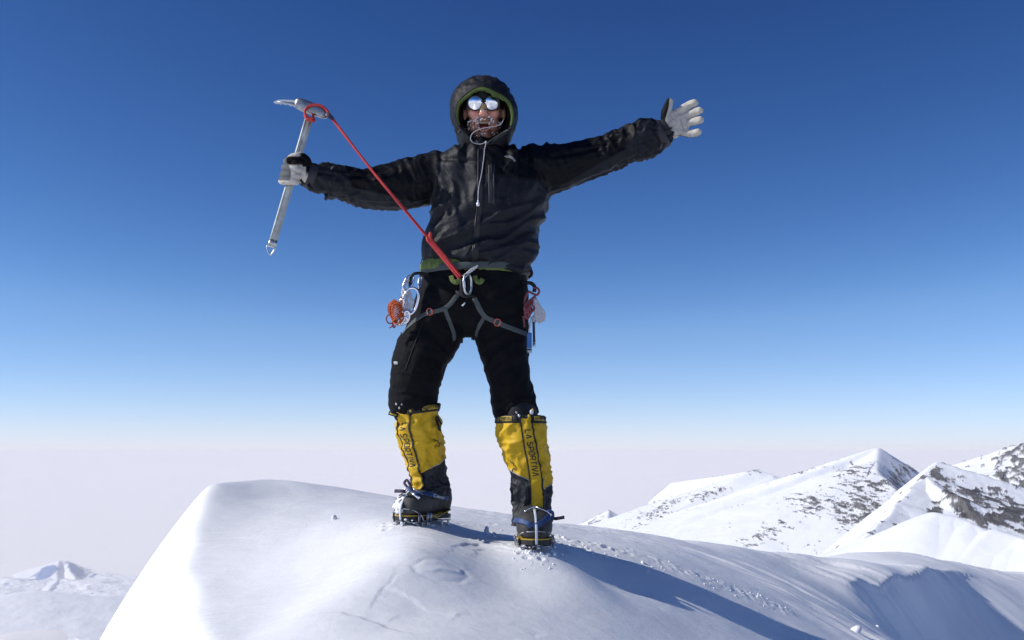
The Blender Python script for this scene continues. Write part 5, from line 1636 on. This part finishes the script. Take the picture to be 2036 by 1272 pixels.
leg_strap('leg_loop', [(917, 578), (905, 592), (896, 604), (884, 613), (868, 618), (848, 623), (830, 634), (814, 648), (801, 664)], .017)
leg_strap('leg_loop', [(884, 611), (890, 628), (896, 645), (902, 662), (903, 676)], .016)
leg_strap('leg_loop', [(943, 592), (950, 606), (957, 620), (966, 630), (980, 637), (1000, 646), (1022, 655), (1046, 664)], .019)
leg_strap('leg_loop', [(962, 631), (955, 644), (949, 658), (947, 668)], .015)
# the loops carry on round the back of the thighs
for (ca_, cb_, a0, a1) in ((( 858, 665, 55), (876, 680), 0, 0),):
    pass
def back_loop(px0, py0, px1, py1, cxp, rad):
    A_, B_ = W(px0, py0, YB-.05), W(px1, py1, YB-.05)
    pts, nn = [], []
    for t in np.linspace(0, 1, 24):
        a = math.pi*t; c = A_.lerp(B_, t); mid = A_.lerp(B_, .5)
        d = Vector((-math.cos(a), math.sin(a), 0)); c0 = Vector((mid.x, YB, c.z))
        loc, nr, i_, d_ = tb.ray_cast(c0 + d*.135, -d)
        if loc is None: loc = c0 + d*.1
        pts.append(loc + d*.003); nn.append(d)
    bm = bmesh.new(); ribbon(bm, pts, nn, .018, .0016); build('leg_loop', bm, M_grey, har)
back_loop(803, 662, 903, 674, 850, 50); back_loop(948, 668, 1048, 664, 1000, 50)
for (a, b, rot) in ((856, 619, -15), (989, 641, 25)):
    p, n = onto(tb, a, b); bm = bmesh.new()
    e1 = Vector((math.cos(R(-rot)), 0, math.sin(R(-rot)))); e2 = Vector((0, 0, 1)) - e1*e1.z; e2.normalize(); e1 = (e1 - n*e1.dot(n)).normalized(); e2 = n.cross(e1)
    tube(bm, [p + n*.006 + e1*.013*math.cos(t) + e2*.013*math.sin(t) for t in [2*math.pi*k/12 for k in range(12)]], .0022, closed=True)
    bk = build('buckle', bm, mat('red_buckle_ring', (.62, .10, .05), .45), har)
    bm = bmesh.new()
    for s in (-1, 1): tube(bm, [p + n*.009 + e1*.009*s - e2*.010, p + n*.009 + e1*.009*s + e2*.010], .0018)
    build('buckle_bar', bm, M_steel, har)
bm = bmesh.new(); tube(bm, [onto(tb, 908, 580)[0]+Vector((0,-.01,0)), W(912, 583, 3.755), W(925, 590, 3.75), W(938, 588, 3.755), onto(tb, 944, 592)[0]+Vector((0,-.01,0))], .005); build('belay_loop', bm, M_black, har)
bm = bmesh.new(); tube(bm, [W(918, 545, 3.765), W(917, 560, 3.745), W(920, 585, 3.748), W(928, 590, 3.752), W(932, 575, 3.75), W(930, 548, 3.765)], .006); build('tie_in_loop', bm, M_black, har)
# gear loops
bm = bmesh.new(); tube(bm, [W(852, 546, 3.82), W(838, 543, 3.80), W(822, 545, 3.79), W(816, 556, 3.79), W(815, 570, 3.80)], .006); build('gear_loop', bm, M_black, har)
bm = bmesh.new(); tube(bm, [W(1040, 560, 3.86), W(1046, 562, 3.85), (W(1056, 563, 3.84)), W(1063, 570, 3.84), W(1062, 580, 3.84)], .0075); build('gear_loop', bm, M_black, har)
# bunched cord at the middle of the belt
bm = bmesh.new()
for k in range(3):
    tube(bm, [W(948+k, 530-k, 3.735), W(938+k*2, 534+k, 3.73), W(930+k, 541+k, 3.73), W(921+k*2, 549+k, 3.735)], .0028, rr=lambda t, k=k: 1+.35*math.sin(40*t+k))
build('belt_cord', bm, M_white, har)

# ------------------------------------------------------------------ ice axe
YA = YF
axe = empty('ice_axe', W(590, 340, YA), 'straight-shafted silver ice axe held upright in the climber\'s raised gloved fist', 'ice axe')
a, b = W(614, 236, YA), W(540, 490, YA)
bm = bmesh.new(); secs = []
t = (b-a).normalized(); u = t.cross(Vector((0, 1, 0))).normalized()
for f in np.linspace(0, 1, 10): secs.append((a.lerp(b, f), u*.0150, Vector((0, .0095, 0))))
loft(bm, secs, n=28, power=3.2)
build('shaft', bm, M_axe, axe)
bm = bmesh.new()
for s in (-1, 1):
    P = [a.lerp(b, f) + u*.0085*s + Vector((0, -.0094, 0)) for f in np.linspace(.02, .98, 10)]; ribbon(bm, P, [Vector((0, -1, 0))]*10, .0016, .0006)
build('groove', bm, M_steel, axe)
# maker's mark too small to read: broken engraved dashes
bm = bmesh.new(); rg = random.Random(2)
f = .17
while f < .42:
    l = rg.uniform(.004, .013); off = rg.uniform(-.002, .002)
    if not (.30 < f < .33):
        P = [a.lerp(b, f) + u*off + Vector((0, -.0102, 0)), a.lerp(b, f+l) + u*(off+rg.uniform(-.004, .004)) + Vector((0, -.0102, 0))]
        ribbon(bm, P, [Vector((0, -1, 0))]*2, .0022, .0004)
    f += l + rg.uniform(.001, .006)
build('engraving', bm, M_ink, axe)
bm = bmesh.new()
e0 = W(541, 487, YA); tri = [W(531.5, 489, YA), W(546.5, 493, YA), W(544, 499, YA), W(538, 506, YA), W(533, 500, YA)]
tube(bm, tri, .0030, closed=True); loft(bm, [(e0-t*.02, u*.0158, Vector((0, .0102, 0))), (e0, u*.0156, Vector((0, .0095, 0))), (e0+t*.006, u*.0150, Vector((0, .005, 0)))], n=20, power=3)
build('spike', bm, M_metal, axe)
# head
bm = bmesh.new()
hd = [(588, 203, 6, .012), (592, 205, 11, .015), (604, 210, 12, .016), (618, 215, 12, .017), (632, 220, 12, .017), (643, 226, 10, .014), (650, 230, 6, .009)]
secs = []
for (x_, y_, r_, d_) in hd:
    c = W(x_, y_, YA); secs.append((c, Vector((.32, 0, .95))*r_*PX(y_, YA), Vector((0, d_, 0))))
loft(bm, secs, n=20, power=3)
build('head', bm, M_steel, axe)
top_ = [(594, 199), (585, 199), (575, 198.3), (565, 197.8), (555, 198), (548, 199.5), (543.5, 202.5)]
bot_ = [(594, 216), (585, 212.5), (575, 209.5), (565, 207.8), (555, 206.8), (549, 206.2), (543.5, 203.5)]
def outline_pick():
    lower = []
    for k in range(len(bot_)-1):
        (xa, ya), (xb, yb) = bot_[k], bot_[k+1]
        lower.append((xa, ya))
        if 0 < k < 5: lower.append(((xa+xb)/2, (ya+yb)/2 - 1.3)); lower.append(((xa+xb)/2-.4, (ya+yb)/2 + .9))
    return top_ + [bot_[-1]] + lower[::-1]
bm = bmesh.new(); ol = outline_pick()
fa = [bm.verts.new(W(x_, y_, YA-.0025)) for x_, y_ in ol]; fb = [bm.verts.new(W(x_, y_, YA+.0025)) for x_, y_ in ol]
nn_ = len(ol)
for k in range(nn_): bm.faces.new((fa[k], fa[(k+1) % nn_], fb[(k+1) % nn_], fb[k]))
bmesh.ops.triangulate(bm, faces=[bm.faces.new(fa), bm.faces.new(fb[::-1])])
build('pick', bm, mat('bright_ground_steel', (.72, .71, .69), .45, metal=.35), axe, smooth=False)
bm = bmesh.new(); P = [W(x_, y_, YA-.0032) for x_, y_ in ((592, 207.5), (578, 204.8), (564, 202.8), (552, 202.2))]
ribbon(bm, P, [Vector((0, -1, 0))]*4, [.0085, .007, .0055, .002], .0010)
build('pick_groove', bm, M_steel, axe)
bm = bmesh.new(); rows = []
for i, (x_, y_, hw) in enumerate(((644, 226, .010), (650, 229, .018), (656, 233, .026), (662, 239, .031), (666, 244, .031))):
    c = W(x_, y_, YA)
    rows.append([bm.verts.new(c + Vector((.004*(1-(q/3-1)**2), (q/3-1)*hw, -.010*(1-(q/3-1)**2) + .004))) for q in range(7)])
for A_, B_ in zip(rows, rows[1:]):
    for j in range(6): bm.faces.new((A_[j], A_[j+1], B_[j+1], B_[j]))
bmesh.ops.solidify(bm, geom=bm.faces[:], thickness=.003)
build('adze', bm, M_metal, axe)

# ------------------------------------------------------------------ red leash from axe to harness
le = empty('leash', W(755, 350, YA), 'red webbing leash running from the ice axe head down to the climber\'s waist', 'leash')
LP = [W(661, 236, YA-.02), W(698, 285, YA-.03), W(743, 343, YA-.035), W(798, 409, YA-.025), W(849, 470, YA-.01)]
def tape(bm, pts, w, th_, n, tw, ph0=0.0):
    Q = catmull(np.array([tuple(p) for p in pts]), n); nn = []
    for i in range(n):
        t_ = (Vector(Q[min(i+1, n-1)]) - Vector(Q[max(i-1, 0)])).normalized(); u_ = t_.cross(Vector((0, -1, 0))).normalized()
        a_ = ph0 + tw*math.sin(i/n*5.3)
        nn.append(Vector((0, -1, 0))*math.cos(a_) + u_*math.sin(a_))
    ribbon(bm, Q, nn, w, th_)
bm = bmesh.new(); tape(bm, LP, .0105, .0026, 60, .75, .25); build('webbing', bm, M_red, le)
bm = bmesh.new()
L2 = [W(851, 474, YA-.01), W(882, 511, YA-.005), W(915, 551, YA-.01)]
tape(bm, [p + Vector((-.0036, .002, -.0028)) for p in L2], .0115, .0026, 26, .35, .3)
tape(bm, [p + Vector((.0040, -.004, .0030)) for p in L2], .011, .0026, 26, .4, -.35)
build('doubled_webbing', bm, M_red, le)
bm = bmesh.new(); kc = W(853, 476, YA-.012)
tube(bm, [kc + Vector((.007*math.cos(q)*1.0, -.004*math.sin(q*2), .012*math.sin(q)+.002*q)) for q in np.linspace(0, 7.5, 14)], .0052, res=60)
build('knot', bm, M_red, le)
bm = bmesh.new()
tube(bm, [W(610, 232, YA-.022), W(606, 222, YA-.024), W(611, 213, YA-.022), W(622, 209, YA-.018), W(636, 209, YA-.018), W(648, 217, YA-.018), W(656, 228, YA-.02), W(662, 237, YA-.02)], .0052, n=8, res=50)
for k in range(3):
    tube(bm, [W(606+k*5, 228+k*3, YA-.020), W(612+k*4, 238+k*1, YA-.026), W(622+k*1.5, 236+k*2, YA-.022), W(622, 228+k*4, YA-.012)], .0055, res=22)
build('head_loop', bm, M_red, le)
bm = bmesh.new(); ribbon(bm, [W(648, 226, YA-.028), W(655, 231, YA-.028), W(662, 236, YA-.028)], [Vector((0, -1, 0))]*3, .016, .003); build('sleeve', bm, M_purple, le)

# ------------------------------------------------------------------ hanging gear
def biner(name, cen, w, h, rot, r, material, label, group=None, turn=0, n=1, gate=True, Ymat=None):
    root = empty(name, cen, label, 'carabiner', group)
    M_ = Matrix.Rotation(R(turn), 3, 'Z') @ Matrix.Rotation(R(rot), 3, 'Y')
    sh = [(-.5, .15), (-.5, -.2), (-.38, -.42), (-.1, -.5), (.2, -.46), (.40, -.25), (.5, .2), (.38, .42), (.05, .5), (-.3, .42)]
    bm = bmesh.new(); tube(bm, [cen + M_ @ Vector((x*w, 0, z*h)) for x, z in sh], r, n=10, closed=True, res=40); build('body', bm, material, root)
    bm = bmesh.new(); tube(bm, [cen + M_ @ Vector((-.5*w, -.0005, -.18*h)), cen + M_ @ Vector((-.5*w, -.0005, .22*h))], r*1.35, n=10); build('gate', bm, M_metal, root)
    return root
CENTRE = biner('carabiner', W(930, 565, 3.725), .056, .074, -10, .0042, M_metal, 'silver locking carabiner at the climber\'s waist joining the red leash to the harness', turn=62)
biner('carabiner', W(817, 598, 3.775), .056, .100, 6, .0054, M_polish, 'big bright oval carabiner on the climber\'s hip beside the orange cord', turn=-8)
biner('carabiner', W(812, 563, 3.785), .030, .065, 25, .0042, M_polish, 'small carabiner clipped to the black gear loop above the big oval one', turn=30)
biner('carabiner', W(835, 561, 3.79), .016, .050, 12, .0030, M_polish, 'thin carabiner against the black trousers right of the gear loop gap', turn=60)
# silver quickdraw slings bundled inside the big carabiner
cs = empty('cord_coil', W(812, 600, 3.79), 'grey and white cord bundle hanging through the big oval carabiner', 'cord')
bm = bmesh.new(); rg = random.Random(9)
for k in range(7):
    x0 = 803 + k*2.6; tube(bm, [W(812+rg.uniform(-4, 4), 574, 3.79+rg.uniform(-.01, .01)), W(x0+rg.uniform(-3, 3), 588, 3.785), W(x0+rg.uniform(-5, 5), 603, 3.782), W(812+rg.uniform(-7, 7), 622, 3.785)], .0036, rr=lambda t, k=k: 1+.15*math.sin(30*t+k))
for k in range(3):
    tube(bm, [W(814, 556, 3.79), W(806-k*2, 566, 3.785), W(800-k*1.0+k*3, 578, 3.785), W(801+k*2, 592, 3.785)], .0040, rr=lambda t, k=k: 1+.2*math.sin(36*t+k))
build('strand', bm, M_white, cs)
bm = bmesh.new()
for (cx0, cy0, rx, ry_, rot) in ((797, 632, 7, 13, 20), (801, 638, 10, 6, -35), (808, 630, 6, 12, 10), (797, 605, 4, 12, 15)):
    pts = []
    for q in range(12):
        a = 2*math.pi*q/12; x_, y_ = rx*math.cos(a), ry_*math.sin(a); c_, s_ = math.cos(R(rot)), math.sin(R(rot))
        pts.append(W(cx0+x_*c_-y_*s_, cy0+x_*s_+y_*c_, 3.775+.006*math.sin(a)))
    tube(bm, pts, .0042, closed=True)
build('chain_link', bm, M_polish, cs)
# orange cord hank
oc = empty('cord_coil', W(788, 625, 3.79), 'orange accessory cord hank hanging from the harness at the climber\'s hip', 'cord')
bm = bmesh.new(); rg = random.Random(4)
for k in range(15):
    cx0, cy0 = 788 + rg.uniform(-3, 3), 622 + rg.uniform(-3, 3)
    rx, ry_ = rg.uniform(8, 13), rg.uniform(17, 24); rot = rg.uniform(-28, -2); yo = rg.uniform(-.022, .022)
    pts = []
    for q in range(14):
        a = 2*math.pi*q/14; x_, y_ = rx*math.cos(a), ry_*math.sin(a); c_, s_ = math.cos(R(rot)), math.sin(R(rot))
        pts.append(W(cx0+x_*c_-y_*s_, cy0+x_*s_+y_*c_, 3.79+yo+.01*math.sin(a+k)))
    tube(bm, pts, .0027, closed=True, n=6)
for k in range(8):   # wraps round the waist of the hank
    y_ = 604 + k*4.2; tube(bm, [W(776+k*.6, y_+8, 3.79), W(779+k*.5, y_+3, 3.762), W(790, y_-2, 3.758), W(799, y_-5, 3.768), W(802, y_-6, 3.79)], .0027, n=6)
build('strand', bm, M_orange, oc)
bm = bmesh.new()
tube(bm, [W(779, 623, 3.78), W(771, 627, 3.775), (W(768, 634, 3.775)), W(772, 642, 3.775), W(781, 643, 3.78), W(780, 648, 3.775), W(774, 652, 3.775)], .0026)
tube(bm, [W(780, 645, 3.78), W(783, 651, 3.775), W(786, 649, 3.775), W(782, 646, 3.775)], .0026)
build('loose_end', bm, M_redcord, oc); bm = bmesh.new(); tube(bm, [W(800, 585, 3.79), W(797, 592, 3.785), W(793, 602, 3.785)], .003)
build('loose_end', bm, mat('dark_red_cord', (.30, .05, .03), .7), oc)
# right hip: red flecked cord and white cord
rc = empty('cord_coil', W(1052, 615, 3.84), 'dark red flecked cord knotted on the gear loop beside the black trouser leg', 'cord')
bm = bmesh.new()
tube(bm, [W(1060, 572, 3.835), W(1069, 573, 3.83), W(1072, 579, 3.83), W(1068, 586, 3.83), W(1060, 584, 3.83), W(1052, 580, 3.83), W(1046, 588, 3.83), W(1043, 600, 3.83), W(1046, 612, 3.825)], .0045, res=60)
rg = random.Random(8)
for k in range(9):
    x0, y0 = 1045+rg.uniform(-3, 8), 604+rg.uniform(0, 18)
    tube(bm, [W(1064-k, 588+k, 3.83), W(x0+5, y0-6, 3.82), W(x0, y0+4, 3.815), W(x0+4, y0+12, 3.82), W(x0+9, y0+5, 3.825), W(x0+5, y0-5, 3.83)], .0042, res=40)
tube(bm, [W(1041, 628, 3.82), W(1042, 640, 3.82), W(1043, 650, 3.82)], .004)
build('strand', bm, M_redcord, rc)
wc = empty('cord_coil', W(1072, 620, 3.84), 'white flecked cord hank hanging outermost on the climber\'s right-hand side of the photo', 'cord')
bm = bmesh.new()
for k in range(9):
    x1 = 1062 + k*2.4; dz = rg.uniform(-2, 2)
    tube(bm, [W(1062+k*.4, 592, 3.84+.004*(k % 3)), W(1063+k*1.2, 606, 3.83), W(x1+2, 624+dz, 3.83), W(x1+1, 640+dz-abs(k-4), 3.835), W(x1-3, 638+dz, 3.84), W(1064+k*1.2, 622, 3.842)], .0036, res=44, n=6)
for k in range(4): tube(bm, [W(1056+k, 598+k*3.5, 3.835), W(1063, 595+k*3.5, 3.822), W(1071, 601+k*3.5, 3.83)], .0034, n=6)
build('strand', bm, M_white, wc)
# ice screws
for j, (x0, y0, x1, y1, r, m_, lab) in enumerate(((1052, 662, 1052, 694, .0105, M_bluesc, 'blue tubular ice screw with toothed end hanging beside the trouser leg'), (1061, 640, 1062, 682, .0050, M_purple, 'dark narrow ice screw hanging just outside the blue one'))):
    rt = empty('ice_screw', W(x0, y0, 3.83), lab, 'ice screw')
    p0, p1 = W(x0, y0, 3.83), W(x1, y1, 3.83); bm = bmesh.new(); tube(bm, [p0, p0.lerp(p1, .5), p1], r, n=14)
    build('tube', bm, m_, rt)
    bm = bmesh.new(); ang0 = 0
    for q in range(4):
        a = 2*math.pi*q/4 + .4; d = Vector((math.cos(a), math.sin(a), 0))
        c = p1 + d*r*.8; v0, v1, v2, v3 = [bm.verts.new(w_) for w_ in (c + d.cross(Vector((0, 0, 1)))*r*.6, c - d.cross(Vector((0, 0, 1)))*r*.6, c + d*.002 + Vector((0, 0, -.018)), c - d*.002)]
        bm.faces.new((v0, v1, v2)); bm.faces.new((v1, v3, v2)); bm.faces.new((v3, v0, v2)); bm.faces.new((v0, v3, v1))
    tube(bm, [p1 + Vector((0, 0, .01)) + Vector((math.cos(q)*r*1.1, math.sin(q)*r*1.1, -.0016*q)) for q in np.linspace(0, 12, 30)], .0014, n=6, res=60)
    build('teeth', bm, M_metal, rt)
    bm = bmesh.new(); tube(bm, [p0 + Vector((0, 0, -.004)), p0 + Vector((.001, 0, .018)), W(1058, 630, 3.83)], .0035); build('hanger', bm, M_metal, rt)

# ------------------------------------------------------------------ loose snow
def chunk(bm, c, r, rg, squash=.8):
    mt = Matrix.Translation(c) @ Matrix.Rotation(rg.uniform(0, 6), 4, 'Z') @ Matrix.Rotation(rg.uniform(0, 1), 4, 'X') @ Matrix.Diagonal((r*rg.uniform(.8, 1.3), r, r*squash, 1))
    res = bmesh.ops.create_icosphere(bm, subdivisions=2, radius=1, matrix=mt)
    for v in res['verts']:
        d = v.co - c; v.co = c + d*(1 + .35*float(perlin(v.co.x/r*.9, v.co.y/r*.9, v.co.z/r*.9)))
def hit(px_, py_):
    g = ground_pts([(px_, py_)])[0]; return Vector((g[0], g[1], snow_at(g[0], g[1])))
rg = random.Random(12)
for (a, b, r, lab) in ((967, 1063, .011, 'small upright snow lump standing in the shadow between the boots'), (984, 1067, .009, 'low crumbled snow lump right of the upright one between the boots'),
                       (1703, 1262, .022, 'white snow ball lying alone low on the right slope'), (1745, 1253, .012, 'sliver of snow on the shaded hollow right of the snow ball'),
                       (664, 1034, .013, 'little wind-cut snow nub on the open slope left of the boots')):
    c = hit(a, b); bm = bmesh.new()
    chunk(bm, c + Vector((0, 0, r*.6)), r, rg, 1.2 if a in (967,) else .9)
    if a == 967: chunk(bm, c + Vector((.002, 0, r*1.9)), r*.8, rg, 1.0)
    if a == 1703: chunk(bm, c + Vector((.015, .0, r*1.1)), r*.5, rg); chunk(bm, c + Vector((-.01, .0, r*.2)), r*.8, rg)
    o = build('snow_lump', bm, M_snow); tag(o, lab, 'snow lump')
bm = bmesh.new()
tp = [(1092,1072),(1110,1078),(1140,1085),(1180,1093),(1230,1107),(1280,1116),(1330,1130),(1400,1152),(1460,1172),(1520,1195),(1560,1212),(1600,1230)]
for i in range(230):
    k = (rg.random()**2.0*(len(tp)-1.001)) if i % 3 else min(len(tp)-1.01, max(0, rg.choice((.8, 1.6, 5.6, 6.0, 8.5)) + rg.gauss(0, .25))); i0 = int(k); q = k-i0
    a = tp[i0][0]*(1-q)+tp[i0+1][0]*q + rg.gauss(0, 8); b = tp[i0][1]*(1-q)+tp[i0+1][1]*q + rg.gauss(0, 5)
    g = base_guess = None
    c = hit(a, b) if i % 4 == 0 else Vector((c.x + rg.gauss(0, .03), c.y + rg.gauss(0, .03), 0))
    if i % 4: c.z = snow_at(c.x, c.y)
    r = min(.010, rg.expovariate(1/.0018) + .0008)
    res = bmesh.ops.create_icosphere(bm, subdivisions=1, radius=1, matrix=Matrix.Translation(c + Vector((0, 0, r*.2))) @ Matrix.Rotation(rg.uniform(0, 6), 4, (rg.random(), rg.random(), 1)) @ Matrix.Diagonal((r*rg.uniform(.8, 1.5), r, r*.8, 1)))
    for v in res['verts']: v.co += Vector((rg.uniform(-1, 1), rg.uniform(-1, 1), rg.uniform(-1, 1)))*r*.2
for (a0, b0, n, sx, sy) in ((1062, 1100, 60, 40, 5), (1050, 1120, 26, 60, 14), (990, 1068, 34, 40, 4), (840, 1048, 50, 40, 5)):
    for i in range(n):
        a, b = a0 + rg.gauss(0, sx/2), b0 + rg.gauss(0, sy/2)
        if i % 3 == 0: c = hit(a, b)
        else: c = Vector((c.x+rg.gauss(0, .02), c.y+rg.gauss(0, .02), 0)); c.z = snow_at(c.x, c.y)
        r = min(.010, rg.expovariate(1/.0022)+.001)
        bmesh.ops.create_icosphere(bm, subdivisions=1, radius=1, matrix=Matrix.Translation(c + Vector((0, 0, r*.2))) @ Matrix.Rotation(rg.uniform(0, 6), 4, (rg.random(), rg.random(), 1)) @ Matrix.Diagonal((r*rg.uniform(.8, 1.5), r, r*.8, 1)))
o = build('loose_snow', bm, M_snow); o['kind'] = 'stuff'

# look-alikes share a group
for pre, g_ in (('carabiner', 'carabiners on the climbing harness'), ('cord_coil', 'cord hanks on the climbing harness'), ('ice_screw', 'ice screws on the climbing harness'), ('snow_lump', 'snow lumps on the summit')):
    for o in COL.objects:
        if o.parent is None and o.name.split('.')[0] == pre: o['group'] = g_
